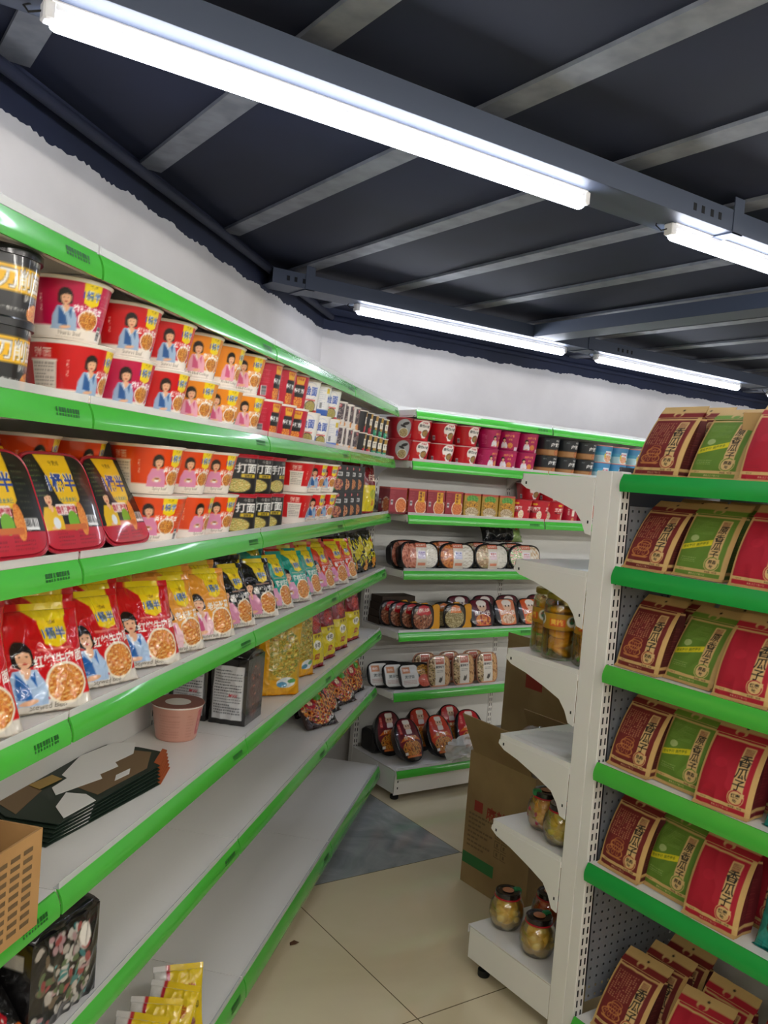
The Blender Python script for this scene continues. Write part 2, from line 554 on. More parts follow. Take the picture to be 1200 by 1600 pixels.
def wrap(name, art, R0, R1, H, p=2.0, parent=None, nx=None, ny=None, mtl=None, rim='f3efe6', asp=1.0, z0=0.0, repeat=2, bead=True, wob=0.0, seed=0):
    """tapered tub: printed wall, art centre facing -Y"""
    per = 2*math.pi*(R0+R1)/2
    nx = nx or int(per/.0021); ny = ny or int(H/.0020)
    th = np.linspace(0, 2*np.pi, 2000, endpoint=False)-np.pi/2-np.pi
    def sec(t): 
        c, s_ = np.cos(t), np.sin(t)
        r = 1/(np.abs(c)**p+np.abs(s_)**p)**(1/p)
        return r*c, r*s_*asp
    cx, cy = sec(th); L = np.hypot(np.diff(cx, append=cx[0]), np.diff(cy, append=cy[0]))
    cum = np.concatenate([[0], np.cumsum(L)]); tt = np.interp(np.linspace(0, cum[-1], nx, endpoint=False), cum, np.append(th, th[0]+2*np.pi))
    ex, ey = sec(tt)
    v = np.linspace(0, 1, ny+1)
    r = R0+(R1-R0)*v
    if bead:
        r = r+.0022*np.clip((v-.955)/.02, 0, 1)
        r = r-.0015*np.clip((.04-v)/.04, 0, 1)
    X = r[:, None]*ex[None]; Y = r[:, None]*ey[None]; Z = np.repeat((z0+v*H)[:, None], nx, 1)
    fr = np.linspace(0, 1, nx, endpoint=False)
    if wob:
        q = 1+wob*waves(fr[None]*20+0*Z, Z*60, seed, 1.0); X = X*q; Y = Y*q
    ax = ((fr*repeat+(0.5 if repeat % 2 == 0 else 0)) % 1)*art.w
    AX = np.repeat(ax[None], ny+1, 0); AY = np.repeat((v*art.h)[:, None], nx, 1)
    C = art.sample(AX, AY)
    C[v > .955] = lin(hexc(rim))
    cols = nx
    V = np.stack([X, Y, Z], -1).reshape(-1, 3)
    return np_mesh(name, V, grid_faces(nx, ny, True), C.reshape(-1, 3), mtl or GLOSS, parent=parent,
                   extra=[tuple(range(nx))[::-1], tuple(range(ny*cols, ny*cols+nx))], angle=50)

def boxy(name, front, side, w, H, dep, parent=None, bulge=0.0, gus=0.0, wr=0.0, seed=1, top='c9b48c', mtl=None, res=0.0018, topw=None):
    """box or gusseted bag body; dep(v) is the depth at height v"""
    depf = dep if callable(dep) else (lambda v: np.full(np.shape(v), dep))
    nf = max(4, int(w/res)); ny = max(4, int(H/res)); ns = 10 if side is None else max(8, int(float(depf(np.array(0.1)))/res/1.5))
    v = np.linspace(0, 1, ny+1); D = depf(v); W = w*np.ones_like(v) if topw is None else w+(topw-w)*v
    cols_x, cols_y, cc = [], [], []
    tf = np.linspace(-1, 1, nf+1)[:-1]; tb = -tf
    ts = np.linspace(-1, 1, ns+1)[:-1]
    sm = np.sin(np.pi*np.clip(v, 0, 1))**.6
    back = Art(2, 2, top, .5) if isinstance(top, str) else top
    SA = side if side is not None else front
    for kind, t in (('f', tf), ('r', ts), ('b', tb), ('l', -ts)):
        for q in t:
            if kind == 'f':
                x = q*W/2; y = -D/2-bulge*(1-q**4)*sm; a = front.sample((q*.5+.5)*front.w*np.ones_like(v), v*front.h)
                if wr: y = y-wr*ridged(x*100, v*H*100, seed, .9)*(1-q**6)
            elif kind == 'r':
                x = W/2-gus*(1-abs(q))*(.3+.7*v); y = q*D/2; a = SA.sample((q*.5+.5)*SA.w*np.ones_like(v), v*SA.h)
            elif kind == 'b':
                x = q*W/2; y = D/2+bulge*.5*(1-q**4)*sm; a = back.sample(np.ones_like(v), v*back.h)
            else:
                x = -W/2+gus*(1-abs(q))*(.3+.7*v); y = q*D/2; a = SA.sample((-q*.5+.5)*SA.w*np.ones_like(v), v*SA.h)
            cols_x.append(x); cols_y.append(y); cc.append(a)
    X = np.stack(cols_x, 1); Y = np.stack(cols_y, 1); Z = np.repeat((v*H)[:, None], X.shape[1], 1); C = np.stack(cc, 1)
    n = X.shape[1]
    V = np.stack([X, Y, Z], -1).reshape(-1, 3)
    return np_mesh(name, V, grid_faces(n, ny, True), C.reshape(-1, 3), mtl or PAPER, parent=parent,
                   extra=[tuple(range(n))[::-1], tuple(range(ny*n, ny*n+n))], angle=40)

def thin_glass(name, tint='fbfaf4', refl=.55, rough=.03):
    m = bpy.data.materials.new(name); m.use_nodes = True; nt = m.node_tree; nt.nodes.clear()
    out = nt.nodes.new('ShaderNodeOutputMaterial'); mx = nt.nodes.new('ShaderNodeMixShader'); tr = nt.nodes.new('ShaderNodeBsdfTransparent'); gl = nt.nodes.new('ShaderNodeBsdfGlossy')
    lw = nt.nodes.new('ShaderNodeLayerWeight'); lw.inputs['Blend'].default_value = .35
    mu = nt.nodes.new('ShaderNodeMath'); mu.operation = 'MULTIPLY_ADD'; mu.inputs[1].default_value = refl; mu.inputs[2].default_value = .04
    tr.inputs['Color'].default_value = (*tuple(lin(hexc(tint))), 1); gl.inputs['Roughness'].default_value = rough
    nt.links.new(lw.outputs['Fresnel'], mu.inputs[0]); nt.links.new(mu.outputs[0], mx.inputs['Fac']); nt.links.new(tr.outputs[0], mx.inputs[1]); nt.links.new(gl.outputs[0], mx.inputs[2]); nt.links.new(mx.outputs[0], out.inputs['Surface'])
    return m

def dome_face(name, art, w, h, p, bulge, y0, parent, zc, mtl=None, n=90, wr=0.0, seed=1):
    """printed front of a tray: superellipse outline in XZ, bulging to -Y"""
    u = np.linspace(-1, 1, n+1); U, Vv = np.meshgrid(u, u)
    m = np.maximum(np.abs(U), np.abs(Vv))+1e-9
    r = m/(np.abs(U)**p+np.abs(Vv)**p+1e-12)**(1/p)
    X = U*r*w/2; Z = Vv*r*h/2
    Y = y0-bulge*(1-m**2.5)-wr*ridged(X*100, Z*100, seed, 1.1)*(1-m)
    C = art.sample((X/w+.5)*art.w, (Z/h+.5)*art.h)
    V = np.stack([X, Y, Z+zc], -1).reshape(-1, 3)
    k = n+1
    idx = np.arange(k*k).reshape(k, k)
    ring = list(idx[0, :-1])+list(idx[:-1, -1])+list(idx[-1, :0:-1])+list(idx[:0:-1, 0])
    return np_mesh(name, V, grid_faces(n, n), C.reshape(-1, 3), mtl or GLOSS, parent=parent, extra=[tuple(int(a) for a in reversed(ring))])

def tray_shell(name, w, h, p, depth, m, parent, zc, rimw=0.006, y0=0.0, rt_=.003):
    """tray body behind the film: flange then tapering tub, opening to -Y"""
    b = MB(); n = 56
    def ring(sc_, y, dx=0.0):
        out = []
        for j in range(n):
            t = 2*math.pi*j/n; c, s_ = math.cos(t), math.sin(t)
            r = 1/(abs(c)**p+abs(s_)**p)**(1/p)
            out.append((r*c*(w/2*sc_+dx), y, zc+r*s_*(h/2*sc_+dx)))
        return out
    b.loft([ring(1, y0-.0006), ring(1, y0-rt_, rimw*.6), ring(1, y0-rt_*.4, rimw), ring(1, y0+.0015, rimw), ring(1, y0+.002, -.002), ring(.86, y0+depth*.75), ring(.78, y0+depth)][::-1], 0, True)
    return b.build(name, m, parent, angle=35)
# ------------------------------------------------------------------ setting materials
WALLP = mat('white_wall_paint', 'e6e4e2', .85, bump=(9, .25, .01))
noise_color(WALLP, 'bebbb9', 'cecbc9', 2.2)
DARKP = mat('dark_ceiling_paint', '161d30', .75)
noise_color(DARKP, '141b2e', '1d2540', 1.5)
STEELP = mat('grey_painted_steel', '454e60', .5)
JOISTP = mat('galvanised_joist', '85858a', .55)
noise_color(JOISTP, '6e727c', '858a94', 14)
WHITEM = mat('white_shelf_enamel', 'e4e2dd', .33, coat=.15)
WHITEP = mat('white_back_panel', 'd8d8d4', .5)
GREEN = mat('green_price_strip', '48b53c', .25, coat=.5)
GREEN2 = mat('dark_green_price_strip', '159a3c', .45, coat=.1)
CLEAR = mat('clear_plastic_lip', 'e8ecea', .25, alpha=.4)
DGREEN = mat('strip_ink', '14591c', .5)
BLACKM = mat('black_slot', '15151a', .7)
RUBBER = mat('black_rubber', '141414', .6)

# ------------------------------------------------------------------ floor: polished 0.8 m tiles
TX0, TY0, TS = 1.49, 2.64, 0.8
def floor_material():
    m = mat('polished_cream_tile', 'cfc1a3', .09, coat=.25, spec=.6)
    nt = m.node_tree; N = nt.nodes; Lk = nt.links
    b = N['Principled BSDF']
    tc = N.new('ShaderNodeTexCoord'); sep = N.new('ShaderNodeSeparateXYZ'); Lk.new(tc.outputs['Object'], sep.inputs[0])
    def mth(op, a, bb=None):
        n = N.new('ShaderNodeMath'); n.operation = op
        for i, q in enumerate((a, bb)):
            if q is None: continue
            if isinstance(q, (int, float)): n.inputs[i].default_value = q
            else: Lk.new(q, n.inputs[i])
        return n.outputs[0]
    def joint(o, off):
        f = mth('FRACT', mth('DIVIDE', mth('SUBTRACT', o, off-80.0), TS))
        d = mth('MINIMUM', f, mth('SUBTRACT', 1.0, f))
        return mth('LESS_THAN', d, .0022)
    j = mth('MAXIMUM', joint(sep.outputs[0], TX0), joint(sep.outputs[1], TY0))
    nz = N.new('ShaderNodeTexNoise'); nz.inputs['Scale'].default_value = 1.6; nz.inputs['Detail'].default_value = 5; nz.inputs['Distortion'].default_value = 1.2
    Lk.new(tc.outputs['Object'], nz.inputs['Vector'])
    rp = N.new('ShaderNodeValToRGB'); rp.color_ramp.elements[0].position = .3; rp.color_ramp.elements[1].position = .75
    rp.color_ramp.elements[0].color = (*tuple(lin(hexc('d6c7a4'))), 1); rp.color_ramp.elements[1].color = (*tuple(lin(hexc('e6d8b8'))), 1)
    Lk.new(nz.outputs['Fac'], rp.inputs['Fac'])
    def inr(o, a, w):
        return mth('MULTIPLY', mth('GREATER_THAN', o, a), mth('LESS_THAN', o, a+w))
    g = mth('MULTIPLY', inr(sep.outputs[0], TX0, TS), inr(sep.outputs[1], TY0, TS))
    rp2 = N.new('ShaderNodeValToRGB'); rp2.color_ramp.elements[0].position = .3; rp2.color_ramp.elements[1].position = .72
    rp2.color_ramp.elements[0].color = (*tuple(lin(hexc('83888a'))), 1); rp2.color_ramp.elements[1].color = (*tuple(lin(hexc('a6aaaa'))), 1)
    nz2 = N.new('ShaderNodeTexNoise'); nz2.inputs['Scale'].default_value = 5; nz2.inputs['Detail'].default_value = 6; nz2.inputs['Distortion'].default_value = 2
    Lk.new(tc.outputs['Object'], nz2.inputs['Vector']); Lk.new(nz2.outputs['Fac'], rp2.inputs['Fac'])
    def mix(f, c1, c2):
        n = N.new('ShaderNodeMix'); n.data_type = 'RGBA'
        Lk.new(f, n.inputs[0]); Lk.new(c1, n.inputs[6])
        if isinstance(c2, tuple): n.inputs[7].default_value = c2
        else: Lk.new(c2, n.inputs[7])
        return n.outputs[2]
    c = mix(g, rp.outputs['Color'], rp2.outputs['Color'])
    c = mix(j, c, (*tuple(lin(hexc('6d5f45'))), 1))
    Lk.new(c, b.inputs['Base Color'])
    nz3 = N.new('ShaderNodeTexNoise'); nz3.inputs['Scale'].default_value = 6; Lk.new(tc.outputs['Object'], nz3.inputs['Vector'])
    bp = N.new('ShaderNodeBump'); bp.inputs['Strength'].default_value = .12; bp.inputs['Distance'].default_value = .004
    Lk.new(nz3.outputs['Fac'], bp.inputs['Height']); Lk.new(bp.outputs['Normal'], b.inputs['Normal'])
    return m

KW, YW, XE, YS = -1.17, 3.72, 6.6, -4.5
CZ = 2.299
def structure(o):
    return tag(o, kind='structure')
structure(MB().box(-7, XE+.2, YS-.2, YW+.2, -.1, 0).build('floor', floor_material()))
structure(MB().box(-7, XE+.2, YS-.2, YW+.2, CZ, CZ+.1).build('ceiling', DARKP))
# walls: left wall on the diagonal, back wall across; white below a ragged paint line, dark above
def wall(name, p0, p1, nrm, ztop=CZ, edge=2.19):
    """p0->p1 at floor; ragged white/dark boundary at height edge"""
    p0 = Vector(p0); p1 = Vector(p1); L = (p1-p0).length; d = (p1-p0)/L; n = Vector(nrm)
    b = MB(); N_ = int(L/.012)
    r = random.Random(4); z = []
    for i in range(N_+1):
        z.append(edge+.004*math.sin(i*.05)+r.uniform(-.004, .004)+.004*math.sin(i*.31+1))
    for i in range(N_):
        a = p0+d*(L*i/N_); c = p0+d*(L*(i+1)/N_)
        b.quad([(a.x, a.y, 0), (c.x, c.y, 0), (c.x, c.y, z[i+1]), (a.x, a.y, z[i])], 0)
        b.quad([(a.x, a.y, z[i]), (c.x, c.y, z[i+1]), (c.x, c.y, ztop), (a.x, a.y, ztop)], 1)
    o0 = -n*.12
    q = [p0, p1, p1+o0, p0+o0]
    b.quad([(q[1].x, q[1].y, 0), (q[2].x, q[2].y, 0), (q[2].x, q[2].y, ztop), (q[1].x, q[1].y, ztop)], 0)
    b.quad([(q[2].x, q[2].y, 0), (q[3].x, q[3].y, 0), (q[3].x, q[3].y, ztop), (q[2].x, q[2].y, ztop)], 0)
    b.quad([(q[3].x, q[3].y, 0), (q[0].x, q[0].y, 0), (q[0].x, q[0].y, ztop), (q[3].x, q[3].y, ztop)], 0)
    b.quad([(p.x, p.y, ztop) for p in q], 1)
    return structure(b.build(name, [WALLP, DARKP]))
cx_ = YW+KW/Q  # corner where x - y = KW*sqrt2
cor = (YW+KW*math.sqrt(2), YW, 0)
s_end = -4.2
pl = LP(s_end, KW, 0)
wall('wall_left', pl, cor, (Q, -Q, 0))
wall('wall_back', cor, (XE, YW, 0), (0, -1, 0))
wall('wall_right', (XE, YW, 0), (XE, YS, 0), (-1, 0, 0))
wall('wall_front', (XE, YS, 0), (-7, YS, 0), (0, 1, 0))
# dark conduit-like moulding along the top of both walls
tr = MB()
tr.tube([LP(s_end, KW+.02, 2.25), (cor[0]+.03, YW-.03, 2.25)], .014, 12)
structure(tr.build('trim_1', DARKP, smooth=True))
tr = MB(); tr.tube([(cor[0]+.03, YW-.02, 2.25), (XE, YW-.02, 2.25)], .014, 12)
structure(tr.build('trim_2', DARKP, smooth=True))
# joists under the ceiling deck, each its own structural member
for i in range(-7, 15):
    X = .322+i*.4305
    ymax = min(YW, X-KW*math.sqrt(2)) - .01
    b = MB()
    b.box(X-.034, X+.034, YS+.01, ymax, 2.289, 2.2985)
    structure(b.build(f'trim_{i+10}', JOISTP))

# ------------------------------------------------------------------ cable trays with LED tubes
def tray_beam(name, x0, x1, y, label, w=.13, group='cable trays under the ceiling', slots=(1.79,), hangers=(-2.53, -1.03, .1, 1.97, 3.47, 4.97)):
    root = empty(name, (x0, y, 2.2))
    L = x1-x0
    b = MB()
    b.box(0, L, -w/2, w/2, 0, .002)
    for s_ in (-1, 1):
        b.box(0, L, s_*w/2-.001, s_*w/2+.001, 0, .055)
        b.box(0, L, s_*(w/2-.008)-.008, s_*(w/2-.008)+.008, .054, .056)
    b.build('channel', STEELP, root)
    sl = MB()
    for x in slots:
        for q in (0, .032, .068, .1):
            sl.box(x-x0+q, x-x0+q+.012, -w/2-.0016, -w/2-.0008, .018, .036)
    sl.build('slot_row', mat('slot_dark', '10131a', .8), root)
    for x in [hx-x0 for hx in hangers if x0 < hx < x1-.1]:
        h = MB()
        h.box(x-.02, x+.02, -w/2-.004, -w/2-.001, -.004, .088)
        h.box(x-.02, x+.02, w/2+.001, w/2+.004, -.004, .088)
        h.box(x-.02, x+.02, -w/2-.004, w/2+.004, -.004, -.001)
        h.build('hanger', STEELP, root)
    tag(root, label, 'cable tray', group)
    return root
tray_beam('cable_tray', -3.6, XE-.02, 1.468, 'long grey cable tray over the aisle carrying the nearest row of tubes')
t2x = 3.075+KW*math.sqrt(2)+.02
tray_beam('cable_tray', 1.44, XE-.02, 3.075, 'grey cable tray by the back wall, its end meeting the left wall', slots=(1.50, 3.36), hangers=(1.60, 3.17, 4.7))
tray_beam('cable_tray', -5.6, XE-.02, -.17, 'grey cable tray behind the camera carrying another row of tubes')
tray_beam('cable_tray', -6.5, XE-.02, -1.8, 'grey cable tray farther behind the camera')
# cross tray
cr = tray_beam('cable_tray', 0, 4.9, 0, 'grey cable tray running crossways from the back row of tubes')
cr.rotation_euler = (0, 0, math.radians(90)); cr.location = (2.845, -1.9, 2.2)

TUBE = mat('led_tube_diffuser', 'ffffff', .4, emit=('eaf0ff', TUBE_POWER))
TUBE_R = mat('rear_fill_diffuser', 'ffffff', .4, emit=('fbf6ee', REAR_FILL_POWER))  # extra glow for out-of-view rows, added to brighten floor and shelves
CAPM = mat('white_plastic', 'e6e6e6', .35)
def led_tube(TUBE):
    root = empty('led_tube_light')
    b = MB(); n = 20
    prof = []
    for x, r in ((0, .006), (.003, .0125), (.01, .0155), (1.18, .0155), (1.187, .0125), (1.19, .006)):
        prof.append([(x, r*math.cos(2*math.pi*j/n), r*math.sin(2*math.pi*j/n)) for j in range(n)])
    b.loft(prof, 0, True).build('diffuser', TUBE, root, smooth=True)
    f = MB(); f.box(.0, 1.19, -.012, .012, .013, .024).box(.0, 1.19, -.016, .016, .0235, .0262)
    f.build('fixture_base', CAPM, root)
    for x in (-.012, 1.182):
        c = MB(); c.bevel_box(x, x+.02, -.014, .014, -.004, .026, .003)
        c.build('end_cap', CAPM, root)
    w = MB(); w.tube([(-.01, .004, .012), (-.03, .006, .004), (-.035, .02, .018), (-.02, .03, .03)], .0018, 6)
    w.build('wire', RUBBER, root, smooth=True)
    tag(root, 'x', 'light', 'white LED tubes under the cable trays')
    return root
LT = led_tube(TUBE); LT2 = led_tube(TUBE_R)
rows = [(1.472, [-2.72, -1.22, .29, 1.80, 3.30, 4.80], 'over the near aisle'), (3.08, [1.865, 3.29, 4.79], 'by the back wall'),
        (-.17, [-4.2, -2.7, -1.2, .3, 1.8, 3.3, 4.8], 'in the unseen rear fill row'), (-1.8, [-4.2, -2.7, -1.2, .3, 1.8, 3.3, 4.8], 'in the unseen far fill row')]
ordn = ['first', 'second', 'third', 'fourth', 'fifth', 'sixth', 'seventh', 'eighth', 'ninth', 'tenth', 'eleventh', 'twelfth', 'thirteenth', 'fourteenth', 'fifteenth', 'sixteenth']
LBL = {(1.472, .29): 'lit white LED tube, largest in view, crossing above the noodle shelves',
       (1.472, 1.80): 'lit white LED tube on the near cable tray, just past its bracket slots',
       (3.08, 1.865): 'lit white LED tube by the wall corner, where the back tray begins',
       (3.08, 3.29): 'lit white LED tube on the back tray above the seed bags'}
for y, xs, wh in rows:
    for i, x in enumerate(xs):
        put(LT if y > 0 else LT2, (x, y, 2.1736), label=LBL.get((y, x), f'lit white LED tube {wh}, {ordn[i]} from the left wall'))

# ------------------------------------------------------------------ shelving
ZS = [1.82, 1.583, 1.332, 1.072, .785, .515]
def strip_mesh(L, mat_ws, parent, H=.040, name='price_strip', convex=.004, ink=True, gap=.0035, seed=1, lip=True, inkpos=None):
    """front at y=0 plane facing -Y, top at z=0"""
    b = MB(); prof = []
    n = 8
    for i in range(n+1):
        t = i/n
        prof.append((-.004-convex*math.sin(math.pi*t)-.010*t, -H*t))
    ring = [(y, z) for y, z in prof]+[(y+.004, z) for y, z in reversed(prof)]
    b.loft([[(gap, y, z) for y, z in ring], [(L-gap, y, z) for y, z in ring]], 0, True)
    if ink:
        k = b; r = random.Random(seed)
        x0 = L-.105 if inkpos is None else inkpos
        for a in range(9):
            w = .0035+.003*r.random(); x = x0+a*.0075
            k.quad([(x, -.0119, -H*.34), (x, -.0140, -H*.52), (x+w, -.0140, -H*.52), (x+w, -.0119, -H*.34)], 1)
            k.quad([(x, -.0143, -H*.56), (x, -.0150, -H*.66), (x+w*.8, -.0150, -H*.66), (x+w*.8, -.0143, -H*.56)], 1)
    o = b.build(name, [mat_ws, DGREEN], parent, angle=40)
    if lip:
        q = MB(); q.box(gap, L-gap, -.0052, -.0042, .0006, .013); q.box(gap, L-gap, -.0041, .006, .0006, .0014)
        q.build('clear_lip', CLEAR, parent)
    return o

def bracket(L, parent, x, dep, zt, t=.0025):
    """tapered side plate under a shelf end; wall at +Y end (y=dep), front y=.012"""
    prof = [(dep, 0), (.012, 0), (.012, -.020), (.020, -.028), (dep*.62, -.0295), (dep*.82, -.055), (dep-.02, -.090), (dep, -.090)]
    b = MB()
    r0 = [(x, y, zt+z) for y, z in prof]; r1 = [(x+t, y, zt+z) for y, z in prof]
    b.loft([r0, r1], 0, True)
    b.box(x-.0008, x+t+.0008, .024, .030, zt-.016, zt-.009, 1)
    return b.build('bracket', [WHITEM, BLACKM], parent)

def shelf_board(L, dep, zt, parent, th=.026, strip=GREEN, seed=1, brackets=(1, 1), front_strip=True, inkpos=None, lip=True):
    sh = MB()
    g = .0008
    sh.box(g, L-g, 0, dep, zt-.0012, zt)
    sh.box(g, L-g, 0, .0012, zt-th-.006, zt-.0012)
    sh.box(g, L-g, 0, .018, zt-th-.007, zt-th-.006)
    sh.box(g, L-g, dep-.0012, dep, zt-th, zt-.0012)
    sh.box(g, g+.0012, .0012, dep-.0012, zt-th, zt-.0012)
    sh.box(L-g-.0012, L-g, .0012, dep-.0012, zt-th, zt-.0012)
    sh.box(g+.002, L-g-.002, dep*.45, dep*.55, zt-th*.8, zt-.0014)
    o = sh.build('shelf', WHITEM, parent)
    if front_strip:
        st = strip_mesh(L, strip, o, seed=seed, inkpos=inkpos, lip=lip)
        st.location = (0, 0, zt)
        for c in o.children:
            if c.name.startswith('clear_lip'): c.location = (0, 0, zt)
    if brackets[0]: bracket(L, o, .004, dep, zt-th*.2)
    if brackets[1]: bracket(L, o, L-.0065, dep, zt-th*.2)
    return o

def upright(parent, x, y, H, wx=.03, wy=.03, two=True, faces=(-1,), z0=0.02):
    b = MB()
    b.box(x, x+wx, y, y+wy, z0, H)
    sl = MB()
    z = z0+.06
    while z < H-.03:
        for q in ((.28, .72) if two else (.5,)):
            xx = x+wx*q
            for f in faces:
                yy = (y-.0004) if f < 0 else (y+wy+.0002)
                b.box(xx-.0022, xx+.0022, yy, yy+.0002, z, z+.017, 1)
        z += .028
    b.box(x+.002, x+wx-.002, y+.002, y+wy-.002, .0, z0)
    return b.build('upright', [WHITEM, BLACKM], parent)

def wall_bay(L, dep, deck_out, heights, label, H=1.86, group=None, first=False, seeds=0, zdeck=.148, plinth_in=0.0, nolip=(), deck_strip=.034):
    """local frame: x along the run, front of shelves at y=0, back panel at y=dep"""
    root = empty('shelving_unit')
    b = MB()
    z = .16
    while z < H-.02:
        b.box(.032, L-.002, dep+.001, dep+.012, z, min(z+.236, H)-.002)
        z += .236
    b.build('back_panel', WHITEP, root)
    upright(root, 0, dep, H)
    for i, zt in enumerate(heights):
        shelf_board(L, dep-.001, zt, root, seed=seeds+i, brackets=(1, 1), lip=i not in nolip)
    # deck
    dk = MB()
    dk.box(.001, L-.001, -deck_out, dep, zdeck-.0015, zdeck)
    dk.box(.001, L-.001, -deck_out, -deck_out+.0015, zdeck-.022, zdeck-.0015)
    o = dk.build('deck', WHITEM, root)
    st = strip_mesh(L, GREEN, o, H=deck_strip, seed=seeds+9)
    st.location = (0, -deck_out, zdeck)
    for c in o.children:
        if c.name.startswith('clear_lip'): c.location = (0, -deck_out, zdeck)
    pl_ = MB()
    y0 = -deck_out+.006+plinth_in
    pl_.box(.001, L-.001, y0, y0+.0015, .028, zdeck-.022)
    pl_.box(.001, .003, y0, dep, .035, zdeck-.004)
    pl_.box(L-.003, L-.001, y0, dep, .035, zdeck-.004)
    for zz in (.055, .085):
        pl_.box(.02, .026, y0-.0004, y0-.0001, zz, zz+.01, 1)
    pl_.build('plinth', [WHITEM, BLACKM], root)
    for x in (.02, L-.04):
        f = MB(); f.lathe([(.017, 0), (.02, .004), (.02, .016), (.008, .018), (.008, .04)], 16, M=Matrix.Translation((x+.01, y0+.03, 0)))
        f.build('foot', RUBBER, root, angle=40)
    tag(root, label, 'shelf unit', group)
    return root

KF = -.745
joints = [.38, 1.272, 2.150, 3.050, 3.950]
names = ['wall shelving unit at the near end, shelves under the black bowls and cardboard box',
         'wall shelving unit holding the red cups, red bags and flattened cartons',
         'wall shelving unit in the middle holding black packs and yellow bags',
         'wall shelving unit in the corner, its deck empty']
for i in range(4):
    L = joints[i+1]-joints[i]
    u_ = wall_bay(L, .265, .045, ZS, names[i], group='green edged shelving along the left wall', seeds=i*10, nolip=(4,) if i == 0 else (), deck_strip=.056, plinth_in=.05)
    u_.location = LP(joints[i], KF, 0); u_.rotation_euler = (0, 0, RL)
    if i == 3:
        e = MB(); e.box(L-.0005, L+.0295, .265, .295, 0.02, 1.86)
        e.build('upright', WHITEM, u_)
YF = 3.27
bnames = ['back wall shelving unit beside the corner, holding red tubs and ready meals', 'back wall shelving unit with black and blue tubs, partly behind the jars', 'back wall shelving unit hidden mostly behind the seed bags']
for i in range(3):
    hs = [1.82, 1.583, 1.332, 1.070, .778, .492]
    u_ = wall_bay(.875, .305, .075, hs, bnames[i], group='green edged shelving along the back wall', seeds=50+i*10, zdeck=.145)
    u_.location = (2.335+i*.876, YF, 0)

# ------------------------------------------------------------------ island gondola (white side) and seed-bag display (green side)
GX = 1.770
zg = [.502, .763, 1.022, 1.290, 1.545]
g = empty('shelving_unit', (GX, 1.62, 0))
tag(g, 'white island shelving unit with jars, bare shelf edges and a slotted end post', 'shelf unit')
b = MB(); b.bevel_box(0, .032, -.055, 0, .02, 1.565, .002)
p_ = b.build('end_post', WHITEM, g)
b = MB(); b.bevel_box(0, .036, -.090, -.0552, .02, 1.565, .002)
z = .07
while z < 1.53:
    for xx in (.010, .026):
        b.box(xx-.0026, xx+.0026, -.0906, -.0902, z, z+.018, 1)
    z += .0285
b.build('slotted_post', [WHITEM, BLACKM], g)
GL = .9
for i, zt in enumerate(zg):
    sh = MB()
    sh.box(.0, GL, 0.0, .285, zt-.0015, zt)
    sh.box(.0, GL, .2835, .285, zt-.03, zt-.0015)
    sh.box(.0, .0015, .0, .285, zt-.03, zt-.0015)
    sh.box(.0015, GL, .0, .0015, zt-.03, zt-.0015)
    sh.box(-.001, .0, .006, .279, zt-.024, zt-.004)
    o = sh.build('shelf', WHITEM, g)
    pr = [(0, -.014), (.27, -.014), (.285, -.018), (.287, -.03), (.262, -.043), (.20, -.054), (.12, -.076), (.06, -.096), (.036, -.122), (.02, -.152), (0, -.156)]
    for xx in (-.003, GL-.003):
        bb = MB(); bb.loft([[(xx, y, zt+z) for y, z in pr], [(xx+.0028, y, zt+z) for y, z in pr]], 0, True)
        bb.box(xx-.0004, xx+.0001, .262, .268, zt-.031, zt-.023, 1)
        bb.box(xx-.0004, xx+.0001, .010, .015, zt-.125, zt-.117, 1)
        bb.build('bracket', [WHITEM, BLACKM], o)
# back boards between the posts
b = MB(); z = .15
while z < 1.55:
    b.box(.034, GL, -.056, -.048, z, min(z+.25, 1.58)-.002); z += .25
b.build('back_panel', mat('shaded_back_panel', '4c4e52', .6), g)  # panel colour darkened to carry the shade behind the pegboard holes
b = MB(); b.box(0, GL, .0, .355, .1405, .143).box(.0, GL, .3535, .355, .118, .1405)
b.build('deck', WHITEM, g)
b = MB(); b.box(-.001, .001, .0, .345, .045, .139).box(0, GL, .343, .345, .045, .118)
b.build('plinth', WHITEM, g)
for x in (.03, GL-.05):
    f = MB(); f.lathe([(.017, 0), (.019, .004), (.019, .02), (.007, .022), (.007, .05)], 16, M=Matrix.Translation((x, .30, 0)))
    f.build('foot', RUBBER, g, angle=40)

# display of seed bags: shelves face -X, pegboard closes its left side
d_ = empty('display_stand', (GX, 1.5285, 0))
tag(d_, 'display stand with green shelf edges, pegboard side and paper bags of seeds', 'shelf unit')
zr = [1.556, 1.315, 1.055, .795, .525, .105]
LD, DD = 1.30, .42
b = MB()
# pegboard with real holes on plane y = +.004, facing -Y
pitch, hole = .0254, .0065
nx_ = int(DD/pitch); nz_ = int((1.50-.13)/pitch)
for i in range(nx_):
    for j in range(nz_):
        x0 = .045+i*pitch; z0 = .13+j*pitch; a = (pitch-hole)/2
        if x0+pitch > DD+.02: continue
        X_ = [x0, x0+a, x0+a+hole, x0+pitch]; Z_ = [z0, z0+a, z0+a+hole, z0+pitch]
        for p1 in range(3):
            for p2 in range(3):
                if p1 == 1 and p2 == 1: continue
                b.quad([(X_[p1], .006, Z_[p2]), (X_[p1+1], .006, Z_[p2]), (X_[p1+1], .006, Z_[p2+1]), (X_[p1], .006, Z_[p2+1])])
b.build('pegboard', mat('grey_pegboard', '80848b', .45), d_)
b = MB(); b.box(DD, DD+.012, -LD, .0, .11, 1.56)
b.build('back_panel', WHITEP, d_)
